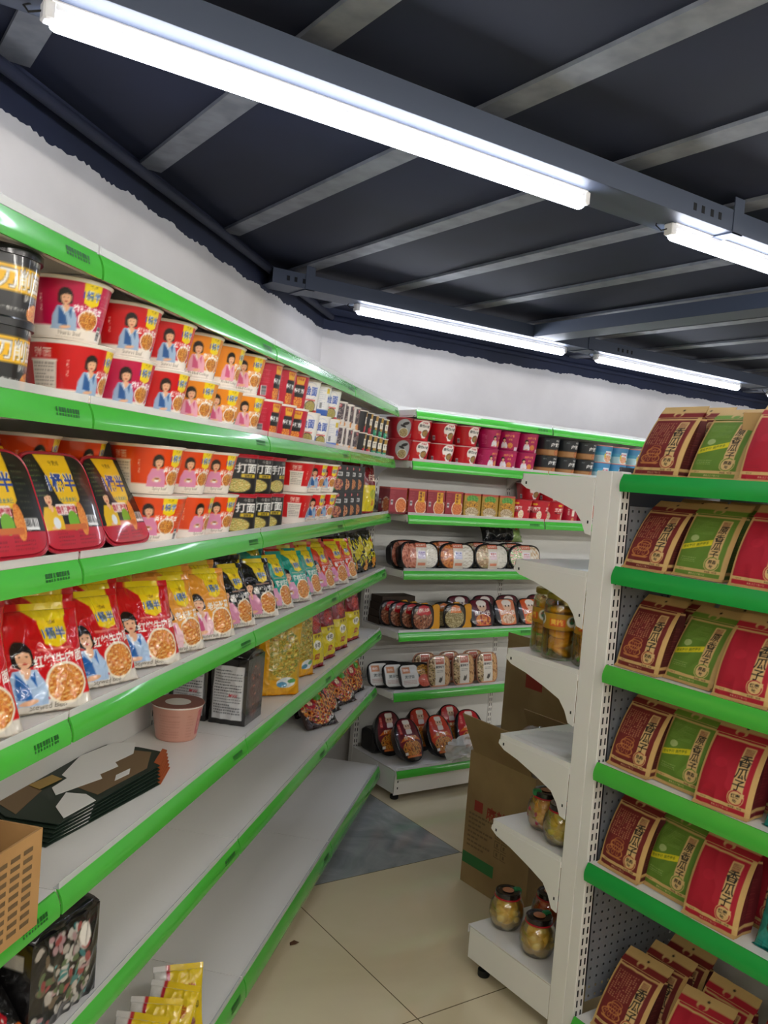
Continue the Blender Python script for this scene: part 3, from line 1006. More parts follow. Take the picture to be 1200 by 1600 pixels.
for i, zt in enumerate(zr):
    sh = MB()
    sh.box(.002, DD, -LD, -.002, zt-.0015, zt)
    sh.box(.002, .0035, -LD, -.002, zt-.034, zt-.0015)
    sh.box(.0035, DD, -.0035, -.002, zt-.03, zt-.0015)
    sh.box(.15, .2, -LD, -.0035, zt-.025, zt-.0015)
    o = sh.build('shelf', WHITEM, d_)
    hold = empty('strip_holder', (.002, 0, zt+.004)); hold.rotation_euler = (0, 0, RR); hold.parent = o
    st = strip_mesh(LD, GREEN2 if i in (0, 1) else (GREEN2 if i == 4 else GREEN), o, H=.046, convex=.007, ink=False, lip=False)
    st.location = (.002, 0, zt+.003); st.rotation_euler = (0, 0, RR)
    bpy.data.objects.remove(hold)
b = MB(); b.box(.004, .006, -LD, 0, .0, .07).box(.02, DD, -LD, -LD+.01, 0, 1.56)
b.build('plinth', WHITEM, d_)
# ------------------------------------------------------------------ artwork
def emblem(a, x, y, w, h, txt='1桶半', col='f2d21a', ink='1f4fa8'):
    a.poly([(x-w/2, y+h/2), (x+w/2, y+h/2), (x+w*.42, y-h*.36), (x, y-h/2), (x-w*.42, y-h*.36)], col)
    a.otext(txt, x, y-.02*h, h*.36, ink, 'f4f7ff', bold=.03)
    a.text('今麦郎', x, y+.34*h, h*.12, '5a3a20')
    return a

def art_beef(bg, shirt, vest, title, latin, cup=False, h=9.8):
    a = Art(23.0, h, bg, .16)
    a.rect(0, 0, 23, 2.1, 'efe6da')
    a.rect(0, h-.45, 23, .45, 'f5f1e8')
    # left panel
    a.text('弹面', 4.2, 7.7, 1.5, 'f3d9c8', bold=.02)
    a.rect(1.9, 2.0, 4.6, 4.6, 'e6ddcf'); a.rect(1.7, 6.4, 5.0, .35, 'f3eee4')
    a.lines(2.2, 2.4, 4.0, 3.9, 7, '6b6256', .5, .3, seed=3)
    a.text('好吃不油腻', 8.5, 5.5, .5, 'f0c8b8', vert=True)
    a.food(17.2, 3.5, 2.0, 1.5, ['7a2d12', 'b5511c', 'd98a35', 'f0c060', '8c3a16'], bowl='f5efe4', seed=4, grain=.3)
    a.person(12.6, 1.6, 6.6, shirt, vest, cup=cup)
    emblem(a, 17.2, 7.5, 3.5, 3.9)
    a.text(title, 17.0, 5.1, 1.15, 'ffffff', bold=.05, skew=.1)
    a.text(latin, 13.8, 1.15, .9, '9a9080', bold=.01)
    a.lines(11.0, .25, 6, .5, 2, 'b5ab9b', .3, .35)
    a.barcode(20.0, .6, 1.5, 2.4, True)
    a.lines(19.3, 3.5, 3.2, 4.6, 8, 'e8b8a8', .5, .25, al=.55, seed=8)
    return a.final()
A_MAG = art_beef('c01148', '9fb9d6', '2a5c9a', '麻辣牛肉面', 'Numb Beef')
A_RED = art_beef('cf1218', '9fb9d6', '2a5c9a', '红烧牛肉面', 'Stewed Beef')
A_ORA = art_beef('e88a1c', 'e8a8b8', 'cf5a80', '老坛酸菜面', 'Pickled Cabbage')
A_HOT = art_beef('e4470f', 'dd8fb4', None, '香辣牛肉面', 'Spicy beef', cup=True)

a = A_BOWL = Art(21.5, 9.8, '1c1c1e', .16)
for x0 in (0,):
    a.rect(0, 3.7, 21.5, 3.5, 'eab511')
    a.otext('刀削面', 11.6, 5.5, 2.7, 'f4f2ee', '3a352c', bold=.04)
    a.text('酸辣牛肉', 13.6, 3.2, .95, 'd8d6d0', bold=.03)
    a.text('今麦郎', 13.9, 8.4, 1.1, 'e2e0dc', bold=.02)
    a.food(14.6, 1.3, 2.2, 1.4, ['a54a12', 'd9882c', 'f0c460', 'c8401c', 'e8a040'], bowl='2c2a28', grain=.3)
    a.text('大刀阔面 劲道爽滑', 9.8, 1.5, .55, 'cfcdc8')
    a.lines(2, 1, 4, 2, 4, '6f6c66', .4, .3)
a.final()

a = A_SOUR = Art(20, 9.8, 'bb1230', .16)
a.barcode(4.0, .9, 1.8, 2.5, True); a.lines(2.2, 4.0, 4.4, 3.6, 7, 'e07a8a', .5, .25, al=.6)
a.rect(8.6, 0, 3.2, 3.2, 'd95a1c'); a.food(10.3, 1.7, 2.0, 1.6, ['c8381a', 'e8842c', 'f0b850', 'a83010'], grain=.3)
a.rect(8.4, 3.2, 4.0, 3.4, '18181a', r=.2); a.text('酸辣粉', 10.4, 5.0, 1.35, 'f4f2ee', bold=.05)
a.poly([(9, 6.8), (11.8, 6.8), (12.4, 9.2), (8.6, 9.0)], 'e0a72a'); a.rect(8, 8.9, 5, .5, 'b0102a')
a.text('嗨吃家', 10.5, 8.3, .8, 'a8182a', bold=.03)
a.final()

a = A_WHITE = Art(20, 9.8, 'ece8e0', .16)
a.rect(0, 0, 20, .8, 'c53a35'); a.otext('烩面', 9.8, 6.3, 2.7, '2a4aa0', 'e8ecf8', bold=.06)
a.ell(9.8, 6.4, 2.9, 2.5, '8a9ac8', hole=.97); a.rect(7.6, 3.4, 4.6, .5, 'd86a60')
a.food(10.2, 1.7, 2.2, 1.6, ['5a4a2a', 'a08a4a', 'd8c080', '6a7a2a', 'b89a5a'], bowl='2f2f2c', grain=.3)
a.lines(2.0, 3.0, 3.2, 5, 9, '8a9ab8', .4, .25); a.rect(14.5, .8, 4, 2.0, '3a6ab8')
a.final()
a = A_WHITE2 = Art(20, 9.8, 'e6e4e0', .16)
a.rect(0, 0, 20, 2.0, '3a62b0'); a.lines(6.5, 2.6, 4, 5.6, 9, '9aa6bc', .4, .25); a.rect(10.8, 7.2, 1.8, 1.6, 'e0c23a'); a.barcode(8, 2.4, 1.2, 1.8, True)
a.otext('烩面', 14, 5.5, 2.2, '2a4aa0', 'e8ecf8', bold=.05)
a.final()

def art_pattern():
    a = Art(17, 8.4, 'd8d0c8', .16); r = random.Random(2)
    a.rect(0, 0, 17, 2.1, 'ded6cc')
    for x0 in (1.0, 6.2, 11.4):
        a.rect(x0, 2.3, 4.2, 5.4, '4a4044', r=.4)
        for i in range(46):
            a.ell(x0+.3+r.random()*3.6, 2.6+r.random()*4.9, .28, .12, ['a89a98', '8a7674', 'cbbab0'][i % 3], rot=r.random()*3)
        a.rect(x0+1.4, 6.4, 1.4, 1.1, 'a02a34'); a.text('肥汁', x0+2.1, 7.0, .55, 'f4e8dc', bold=.03)
        a.food(x0+2.1, 1.2, 1.5, 1.1, ['b8501c', 'e08a3a', 'f0c080'], grain=.3)
    return a.final()
A_PAT = art_pattern()
def art_gold(lowc):
    a = Art(17, 8.4, '1d1d1e', .16)
    for x0 in (2.2, 10.7):
        a.rect(x0, 0, 5.2, 2.4, lowc); a.rect(x0+.9, 2.4, 3.6, 5.6, 'b08a3a'); a.rect(x0+.4, 3.4, 4.6, 2.6, 'efe8d6')
        a.text('T T T', x0+2.7, 4.8, 1.5, '2a2620', bold=.04); a.text('陈村粉', x0+2.7, 1.5, .9, 'f2ead8', bold=.03)
        a.food(x0+4.2, 1.0, .9, .8, ['b8601c', 'e0a04a'], grain=.3)
    return a.final()
A_GOLDR, A_GOLDG = art_gold('b82634'), art_gold('19916a')

# boxes
def art_hand():
    a = Art(11, 9.6, '131316', .15)
    a.rect(0, 8.7, 11, .9, 'b91a30'); a.text('手打面', 5.6, 6.2, 2.3, 'f1efe9', bold=.045)
    a.text('今麦郎', 7.4, 8.0, .8, 'e6e2da'); a.rect(5.6, 3.9, 3.4, .8, 'd0b32a'); a.text('老味道', 7.3, 4.3, .6, '2b2410', bold=.03)
    a.food(4.8, 1.9, 3.2, 1.6, ['9a7a2a', 'd8b860', 'efe0a8', '7a8a2a', 'c89a4a'], bowl='2a2724', grain=.28)
    return a.final()
A_HAND = art_hand()
a = A_HANDS = Art(10, 9.6, '17171a', .15); a.rect(0, 8.7, 10, .9, 'b91a30'); a.barcode(5.6, 1.4, 1.6, 3.0, True); a.final()
def art_blackbox(c1, c2, seed):
    a = Art(9, 9.4, '222428', .15)
    a.poly([(1, 1), (3.5, 6.2), (5, 4), (3, .5)], c1); a.food(5, 2.6, 2.6, 2.0, ['7a2a1a', 'b8683a', 'd8a870', c2, '4a2a1a'], grain=.3, seed=seed)
    a.rect(3.0, 5.5, 4.0, 1.4, 'd9d9d6'); a.text('螺蛳粉', 5, 6.2, 1.0, '22262a', bold=.04); a.ell(5, 8.2, 1.1, .6, 'b5232b'); a.text('好欢', 5, 8.2, .7, 'f4eadc', bold=.03)
    return a.final()
A_BB = [art_blackbox('3a9a3a', 'a84a5a', 1), art_blackbox('8a3a2a', 'c8786a', 2), art_blackbox('c8a02a', 'b8683a', 3), art_blackbox('3a3aa0', 'd8703a', 4)]
a = A_BBS = Art(8, 9.4, '24262a', .3); a.lines(1, 1, 6, 7, 9, '5a5a52', .5, .3); a.final()

def art_maroon(ylw=True):
    a = Art(10.4, 12, '8c1a2a', .16)
    a.rect(0, 11.2, 10.4, .8, 'b8403a'); a.lines(.8, 6, 2.4, 4.6, 6, 'c86a6a', .4, .3, al=.6); a.barcode(1.0, 4.2, 1.3, 2.2, True)
    a.food(7.2, 3.9, 3.0, 3.2, ['8a2a14', 'd0642a', 'e8a05a', 'b84a20'], bowl='e8d9c0', grain=.35)
    if ylw:
        a.rect(5.6, 6.0, 3.6, 5.0, 'dfa31c'); a.text('螺蛳粉', 6.9, 8.6, 1.35, '5a1410', vert=True, bold=.04); a.text('好欢', 8.4, 9.4, .8, '5a1410', vert=True)
    a.rect(0, 0, 10.4, 1.0, '6a1420')
    return a.final()
A_MAR = art_maroon(); A_MAR0 = art_maroon(False)
a = A_GRN = Art(10.4, 12, 'a8842a', .16)
a.rect(0, 11.0, 10.4, 1, 'b8443a'); a.food(5.2, 9.3, 3.6, 1.9, ['1d5a1a', '3c8a2c', '6aa84a'], grain=.5, seed=9); a.food(5.2, 6.3, 3.8, 2.2, ['8a5a10', 'c8861c', 'e8b43a', '5a3a10'], grain=.4, seed=8)
a.food(5.2, 2.9, 4.2, 2.4, ['5a3a20', 'b8a080', 'e8dcc0', '7a5a30'], grain=.35); a.text('螺蛳粉', 5.4, 1.4, 1.2, 'f0e8d4', bold=.03); a.lines(.5, 4, 1.4, 4, 5, '5a4410'); a.final()
a = A_SES = Art(21, 10.6, 'c0182c', .16)
for x0 in (0, 10.5):
    a.ell(x0+4.6, 8.6, .7, .5, 'e0b62a'); a.ell(x0+5.8, 8.6, .7, .5, 'e0b62a'); a.text('芝麻糊', x0+5.2, 6.3, 1.9, 'f6efe6', bold=.05, skew=.1)
    a.rect(x0+2.4, 4.2, 5.6, .9, '7a1420'); a.text('HEALTHY', x0+5.2, 4.65, .6, 'f2d9c4', bold=.02)
    a.food(x0+8.2, 3.0, 1.7, 2.0, ['c89a6a', 'e8caa0', 'f2e2c8'], bowl='f4ece0', grain=.6); a.rect(x0+4.2, .6, 2.6, 1.2, 'd86a4a')
a.final()
a = A_SESN = Art(18, 9.8, 'a81430', .16)
for x0 in (1, 10): a.text('黑芝麻糊', x0+3.0, 6.0, 1.0, 'f0d8c8', vert=True, bold=.03); a.rect(x0+5, 3.4, 2, 3.2, 'efe2d2'); a.food(x0+6, 1.6, 1.2, 1.2, ['8a4a2a', 'd89a6a'], grain=.3)
a.final()
# red/white tubs on the back wall
a = A_TUB = Art(20, 9.8, 'b5121e', .16)
a.barcode(2.4, 1.2, 1.5, 2.2, True)
a.ell(11.6, 6.2, 3.5, 3.3, 'ece4da'); a.poly([(8.6, 5), (14.6, 5), (12.4, 1.2), (10.6, 1.2)], 'ece4da')
a.text('海福盛', 11.5, 8.4, .9, 'b5182a', bold=.03); a.text('自热小面', 11.6, 6.9, 1.35, '202020', bold=.05, rot=-.05); a.food(12.2, 3.6, 1.7, 1.5, ['6a2a14', 'a85a2a', 'c89a5a', '3a5a2a'], bowl='3a3030', grain=.3); a.ell(9.2, 3.8, .9, .7, 'c84a3a'); a.final()
a = A_TUBG = Art(20, 9.8, '8c1420', .16)
a.ell(10, 5, 4.0, 4.2, '8f8f8c'); a.ell(10.6, 7.2, 1.8, .7, '1a1414', rot=.3); a.ell(9.2, 5.9, 1.5, .5, '1a1414', rot=-.3); a.food(9.8, 2.9, 2.4, 2.0, ['3a3a24', '8a8a4a', 'b8a878', '6a3a2a'], bowl='c8c4ba', grain=.3); a.barcode(15, .8, 1.6, 2.0, True); a.final()
a = A_PINK = Art(20, 9.8, 'a80f50', .16)
a.person(9.6, 1.2, 5.4, 'e6e2e4', None, bob=False); a.text('自嗨小馆', 12.5, 7.4, 1.2, 'e8a050', bold=.05); a.text('米线', 13, 5.6, 1.0, 'e8a050', bold=.04); a.food(13.2, 2.6, 1.6, 1.4, ['7a2a14', 'c8602a', 'e8a04a'], grain=.3); a.lines(2, 2, 3, 5, 8, 'd8709a', .4, .3); a.rect(16, 0, 3, 2, 'd8c8d0'); a.final()
a = A_BLK = Art(20, 9.0, '1b2024', .16)
a.rect(0, 0, 20, 3.1, 'a8794a'); a.rect(0, 2.9, 20, .3, '6a4424'); a.text('嗨吃家', 13, 7.6, .9, 'e6e4e0', bold=.04); a.text('肉燥粉', 12.2, 5.5, 2.0, 'eceae6', bold=.06, skew=.1); a.text('面面', 7, 7.4, .8, '9aa0a0'); a.food(13.4, 1.8, 1.9, 1.4, ['6a2a14', 'a8542a', 'c8844a'], bowl='7a4424', grain=.35); a.final()
a = A_BLUE = Art(20, 9.0, '4a9aba', .16)
a.rect(0, 5.4, 20, 3.6, '3f86b4'); a.rect(0, 0, 20, 3.6, 'a9cdd6'); a.rect(8.3, 3.6, 4.6, 2.4, 'e4ecf0'); a.text('鲜虾鱼板', 10.6, 4.8, 1.0, 'c0203a', bold=.05); a.food(10.4, 2.0, 2.7, 1.9, ['b82a2a', 'e0806a', 'f0d0c0', 'c8a05a'], bowl='e8eef0', grain=.35); a.rect(7.6, 2.4, 1.0, 2.2, 'd8c02a'); a.ell(13.6, 1.4, .8, .7, '2a7a3a'); a.final()
# peachy paper cup left alone on the shelf
a = A_PEACH = Art(20, 9.0, 'c89280', .16)
a.lines(3, 1, 6, 6, 9, 'b47c6c', .5, .3); a.lines(11, 1, 2, 6, 8, 'b47c6c', .4, .3); a.rect(14.4, 1.5, 2.2, 6.5, 'b2484a', r=.6); a.ell(15.5, 6.5, 1.2, 1.2, 'c26560'); a.text('老碗面', 15.5, 4.5, 1.2, 'd9a08c', vert=True); a.final()

# pillow bags of noodles
def art_bag(bg, shirt, vest, title, latin, cup=False, dark=False):
    a = Art(19, 17.5, bg, .16)
    a.rect(0, 0, 19, 2.5, 'd9d2c6'); a.text(latin, 10, 1.3, 1.35, '6a6458', bold=.02)
    emblem(a, 13.0, 13.7, 5.4, 5.0)
    a.poly([(8.0, 17.5), (16.4, 17.5), (15.7, 15.9), (10.3, 15.8)], 'e6cf1c')
    a.food(13.6, 4.9, 3.8, 3.3, ['8a3414', 'c8742c', 'e8a850', 'b8501c', 'f0cc80'], bowl='f0e4cc', grain=.5)
    a.person(6.0, 1.6, 11.2, shirt, vest, cup=cup)
    a.text(title, 13.1, 9.2, 2.0, 'f6f2ea', bold=.06, skew=.12, rot=.04)
    a.rect(9, 10.7, 7, .45, 'f2c0a0', al=.6)
    return a.final()
B_RED = art_bag('c40f16', 'a9c3e2', '1f62ae', '红烧牛肉面', 'Stewed Beef')
B_ORA = art_bag('e59a34', 'ecc0c8', 'cc5a86', '老坛酸菜', 'Sauerkraut beef')
B_HOT = art_bag('d8400f', 'dd8fb4', None, '香辣牛肉', 'Spicy beef', cup=True)
B_BLK = art_bag('141415', 'd58ca8', None, '香辣火鸡面', 'Spicy noodle')
B_TEA = art_bag('1f9a86', 'd99ab8', None, '藤椒牛肉', 'Pepper beef', cup=True)
a = B_DARK = Art(16, 16, '18170f', .2)
a.poly([(0, 9), (16, 16), (16, 12), (0, 5)], 'c8b81c'); a.otext('火鸡面', 8, 6, 3.6, 'e6dc2a', '2a2808', bold=.05, rot=.2); a.food(11, 3, 3, 2.4, ['8a2a10', 'd86a2a', 'e8c050'], grain=.4)
for i in range(14): a.poly([(i*1.3, 14-(i % 3)*2), (i*1.3+1.6, 15.5-(i % 4)), (i*1.3+.8, 11-(i % 2)*2)], 'd6c81e')
a.text('辣', 12.5, 12, 3, 'b82030', bold=.06); a.final()
a = B_YEL = Art(15, 20, 'c29a2a', .16)
a.rect(0, 0, 15, 5, 'e0a21c'); a.food(8, 12.5, 6.6, 7, ['7a5a12', 'a8842a', 'c8ac48', '5a6a22', 'd8bc5a'], grain=.9); a.rect(0, 0, 3, 20, 'dca018'); a.text('梅菜笋丝', 5.0, 12, 2.0, 'e8d890', vert=True, bold=.03, al=.6)
a.ell(9.5, 4.0, 3.4, 1.6, 'dfe6e6'); a.ell(8, 3.4, 1.8, .8, '4f8fb0'); a.ell(11.5, 4.4, 1.6, .7, '5a9a5a'); a.final()
a = B_MAY = Art(13, 20, 'd8c41a', .16)
a.rect(0, 12.5, 13, 7.5, '7c1420'); a.ell(6.5, 15.8, 3.8, 2.8, '9a1a28'); a.food(6.5, 15.8, 2.8, 2.0, ['5a0c14', 'a82028', 'c84a3a'], grain=.5); a.ell(6, 8.4, 2.6, 1.6, 'efe8d0'); a.text('乡吧', 6, 8.4, 1.8, '2a2a24', bold=.04); a.text('香辣萝卜', 7, 11.4, 1.2, '5a3a10', bold=.03)
a.rect(4.2, 3.4, 3.2, 2.0, 'a82a20'); a.text('原味', 5.8, 4.4, 1.2, 'e8c84a', bold=.03); a.rect(0, 0, 13, 1.5, '8c1c28'); a.final()
a = B_SNK = Art(17, 17, '2a1614', .18)
a.food(8.5, 9, 8, 7.5, ['2a120c', '8a2a14', 'd8702a', 'e8b050', '3a1a10', 'c8402a'], grain=1.3, seed=12); a.ell(5, 11.5, 3.0, 2.6, 'b81c28'); a.ell(5, 11.5, 2.0, 1.7, '8c1420'); a.text('香', 5, 11.5, 2.6, 'f0d8a8', bold=.05); a.ell(10.5, 12.8, 2.2, 1.4, '4e9a2c'); a.poly([(8, 0), (17, 7), (17, 3), (12, 0)], '151210'); a.text('拌饭酱', 13.3, 3.6, 1.6, 'e8e0d0', rot=.65, bold=.03); a.final()
a = B_CHIP = Art(17, 19, '17120f', .18)
a.food(9.5, 12.5, 4.6, 6.0, ['c84a14', 'e0702a', 'b83a10', 'e88a3a'], grain=.5, seed=3); a.poly([(0, 15), (6, 19), (0, 19)], 'd8901c'); a.text('锅巴', 4.5, 4.5, 4.0, 'd8c81c', bold=.05, rot=.3); a.rect(12, 8, 4, 2.4, 'cfcfc8'); a.lines(12.2, 8.2, 3.6, 2, 3, '333333', .4, .3); a.final()
a = B_CHIP2 = Art(17, 19, '111010', .18)
a.poly([(3, 13), (8, 16.5), (9, 12), (4, 9)], 'd8c81c'); a.poly([(9, 16), (12, 17), (12.5, 8), (10, 6)], 'd8b81c'); a.otext('麻辣', 8.5, 5.5, 5.0, 'e8e2dc', 'b81c28', bold=.05, rot=.6); a.food(14, 3, 2.4, 3, ['c84a14', 'e0702a'], grain=.4); a.final()
def art_packet():
    a = Art(13, 15, 'e2c21a', .2)
    a.rect(0, 0, 3.4, 15, 'd8d6d2'); a.rect(3.4, 0, .9, 15, 'b81c30'); a.text('麻辣卷', 7.2, 10.5, 2.6, 'b8502a', bold=.04); a.text('椒香牛肉', 7.8, 6.6, 1.9, '2e2a22', bold=.04)
    a.food(7.6, 2.2, 3.4, 2.2, ['5a2a20', '8a4434', 'a86a5a'], grain=.5); return a.final()
B_PKT = art_packet()
a = B_SAU = Art(9, 19, 'd8c41a', .18); a.rect(0, 11.5, 9, 7.5, '6e1018'); a.otext('辣酱', 4.5, 14.5, 2.6, 'f0dcc0', '5a0c14', bold=.04); a.ell(4.5, 8, 2.6, 2.0, 'a8b02a'); a.text('香', 4.5, 4.5, 2.4, 'b8602a', bold=.04); a.rect(0, 0, 9, 1, '8c1420'); a.final()

# big black multi-packs
a = A_PACKL = Art(11, 19, '121213', .16)
a.rect(1.0, 1.6, 9.0, 15.2, 'c4c6c8'); a.lines(1.5, 3, 8, 12.8, 16, '3a3c40', .6, .35, seed=6); a.text('MSG/', 7.2, 8.6, 1.0, 'b81c28', bold=.05); a.final()
a = A_PACKF = Art(14, 19, '171213', .2)
a.food(7, 9, 5, 8, ['17100f', '4a1a14', '6a3a2a', '2a1512', '8a4a34'], grain=1.4, seed=5); a.final()
a = A_DOTF = Art(18, 17, '151315', .18); r_ = random.Random(8)
for i in range(120):
    a.ell(r_.uniform(1, 15), r_.uniform(1, 16), r_.uniform(.3, 1.3), r_.uniform(.3, .9), ['b9b4ac', 'a8888c', '3f7a7a', '984a4a', 'c0bcb6', '6a5a4a', '5a6a4a', 'b0a8a0'][i % 8], rot=r_.random()*3)
a.rect(15, 0, 3, 17, '1a1718'); a.ell(13.4, 13, 1.6, 2.2, 'e2ddd6'); a.final()
a = A_DOTS = Art(14, 17, '121112', .2); a.rect(8, 12, 4.2, 2.6, 'bdbdb8'); a.text('韩式拌面', 5, 14, 1.4, 'a84a6a', bold=.04, rot=.3); a.ell(3.5, 10, 1.6, 1.2, 'b04a70'); a.final()

# trays
def art_tray_big():
    a = Art(18.5, 17, '171a14', .14)
    a.rect(0, 0, 18.5, 3.6, 'b8152c'); a.lines(4, .7, 4.5, 2.4, 4, '6a0c18', .5, .25); a.lines(10, .7, 5, 2.4, 4, '6a0c18', .5, .25)
    a.poly([(4.2, 17), (13.2, 17), (12.9, 8.6), (11.4, 7.3), (8.4, 7.3), (6.9, 8.6)], 'e3b51a')
    a.poly([(4.7, 17), (12.8, 17), (12.5, 9.0), (11.2, 7.8), (8.6, 7.8), (7.3, 9.0)], 'eec21c')
    a.otext('1桶半', 9.2, 11.7, 3.2, '20479e', 'f4f2ec', bold=.05); a.text('今麦郎', 8.9, 15.3, .95, '5a4010'); a.text('大份量更满足', 9.6, 8.6, .8, '3a6aa0')
    a.person(4.0, 3.5, 7.2, 'e2b81a', None, bob=False); a.ell(4.6, 4.6, .9, 1.0, 'dfe4ea')
    a.rect(5.3, 5.9, 5.6, 1.9, 'efe0dc', r=.4); a.text('香辣拌面', 8.1, 6.85, 1.35, 'b8283a', bold=.05)
    a.ell(9.4, 4.9, 1.5, 1.7, '6fae2c'); a.food(12.2, 5.2, 1.2, 3.0, ['c85a1c', 'e8a04a', 'd87a2c'], grain=.4); a.rect(6.4, 3.3, 6.4, 1.0, 'c8682a')
    a.barcode(13.4, 3.9, 3.4, 1.9); a.lines(1.4, 9, 2.8, 7, 8, '5a6a3a', .4, .25); a.lines(13.8, 7, 2.6, 8, 8, '4a5238', .4, .25)
    return a.final()
A_TRAY = art_tray_big()
def art_meal(c1, c2, lab, bar='b8402a', seed=1, side='d8d0c0'):
    a = Art(15, 11.5, '1c1a19', .14)
    a.food(4.2, 5.8, 4.2, 5.2, c1, grain=.7, seed=seed); a.food(11.0, 5.8, 4.2, 5.2, c2, grain=.8, seed=seed+3)
    a.rect(5.2, 0, 4.6, 11.5, side); a.rect(5.2, 9.4, 4.6, 2.1, 'c86a50'); a.text('自热米饭', 7.5, 10.4, .95, 'f6ede0', bold=.04)
    a.rect(5.8, 4.4, 3.4, 3.6, 'e8e2ee'); a.text(lab, 7.5, 7.1, .85, bar, bold=.04); a.lines(5.9, 4.5, 3.2, 2, 3, bar, .5, .35); a.rect(5.9, 1.6, 3.2, 1.2, 'd9886a'); return a.final()
MEATS = [['7a3a2a', 'c07058', 'd89a80', 'a85a44'], ['7a3414', 'c86a2a', 'd8904a', 'a04a1c'], ['4a6a2a', 'c0b090', '8a5a34', 'd8c8a0'], ['c83a3a', 'e8a090', 'f0d8d0', '5a9a3a']]
RICE = [['c8c4b8', 'dcd8cc', 'f0ece0'], ['b8b0a0', 'd8d0c0', 'e8e4d8'], ['c0beb0', 'e0dcd0'], ['d8d4c8', 'eeeae0', 'c8a880']]
A_MEAL = [art_meal(MEATS[i], RICE[i], ['红烧肉', '宫保鸡', '香菇鸡', '麻辣牛'][i], ['6a50a8', '3a62b0', 'b8402a', 'b8402a'][i], i+1) for i in range(4)]
def art_meal_box(orange='e8a07a'):
    a = Art(12, 14, '2a211c', .14)
    a.food(3.4, 7, 3.8, 6.6, ['4a3a24', '8a7a4a', 'c8a878', 'e8d4b0', '6a4a2a'], grain=.8, seed=6); a.food(9.6, 7, 3, 6.6, ['3a2a1a', 'a8703a', 'e0b880', 'c8905a'], grain=.8, seed=7)
    a.rect(3.4, 0, 5.4, 14, 'e9e4da'); a.rect(3.8, 10.2, 4.6, 3.2, 'b8513a'); a.text('自热饭', 6.1, 11.8, 1.3, 'f2e6d8', bold=.04); a.text('黄焖鸡饭', 6.1, 8.9, 1.1, '2a2624', bold=.05); a.lines(4.2, 6.4, 3.8, 1.2, 2, '6a645c', .4, .3)
    a.poly([(5.2, 2.2), (6.0, 4.4), (6.6, 3.8), (7.4, 4.8), (7.2, 2.8), (6.4, 1.8)], '4a4844'); a.rect(.6, 0, 10.8, .7, orange); a.rect(0, 0, 12, .45, orange); return a.final()
A_MBX = art_meal_box()
a = A_WTR = Art(17, 12.5, '191817', .14)
a.rect(.8, .9, 8.4, 10.8, 'e6e4e0', r=1.6); a.rect(1.6, 7.6, 3.6, 3.0, 'd08a60'); a.text('自热', 3.4, 9.1, 1.2, 'f4ece0', bold=.03); a.otext('煲仔饭', 4.8, 5.8, 1.5, '3a4642', 'e6e4e0', bold=.03); a.lines(1.6, 2.2, 6.4, 2, 3, 'b06a60', .5, .35)
a.food(12.4, 8.6, 3.6, 3.0, ['8a5a14', 'c88a2a', 'd8a84a', '6a4a1a'], grain=.6); a.food(12.4, 3.6, 3.6, 3.0, ['b83a24', 'e0705a', 'd8543a', 'c84a30'], grain=.7, seed=3); a.final()
def art_self(c1, c2, seed):
    a = Art(12.5, 11, '17120f', .14)
    a.rect(1, 0, 11, 11, '1b1412'); a.poly([(1.4, 11), (11, 11), (10.4, 0), (2.4, 0)], c1); a.ell(6.6, 8.2, 2.4, 2.3, 'e2bda0'); a.ell(6.6, 9.3, 2.6, 1.4, 'ece4dc'); a.ell(5.8, 8.0, .35, .4, '2a1814'); a.ell(7.5, 8.0, .35, .4, '2a1814')
    a.text('自热火锅', 6.4, 5.3, 1.9, 'f4ece0', bold=.06); a.food(6.4, 2.5, 3.4, 2.0, c2, bowl='e8902a', grain=.45, seed=seed); a.rect(2.4, 0, 8, .6, 'd8603a'); return a.final()
A_SELF = [art_self('5a0f22', ['7a140e', 'b83a1c', 'e0903a'], 1), art_self('d8805a', ['a86a4a', 'd8b090', 'e8d0b8'], 2), art_self('d0541c', ['8a3a10', 'd88a2c', 'e8c05a'], 3)]
a = A_HPR = Art(13, 11, '2a1714', .14)
a.food(6, 4.8, 5.8, 4.8, ['3a1a14', '8a4a34', 'b87a5a', '5a2a1c', 'c89a7a'], grain=.7, seed=2); a.poly([(2, 7), (3.5, 10.2), (6.5, 11), (9.5, 10.2), (11, 7), (8.5, 6.2), (6.5, 6.8), (4.5, 6.2)], 'c01c24'); a.text('麻辣火锅', 6.5, 8.7, 1.5, 'f2dcc4', bold=.05); a.final()
a = A_HPY = Art(13, 11, '2a2414', .14)
a.food(6, 4.6, 5.8, 4.6, ['8a7a4a', 'c8b888', 'e0d4a8', '6a5a2a', 'a8986a'], grain=.7, seed=4); a.poly([(3, 7), (4, 10), (6.5, 10.8), (9, 10), (10, 7)], 'd8762a'); a.text('番茄火锅', 6.5, 8.7, 1.3, 'f2dcc4', bold=.05); a.final()
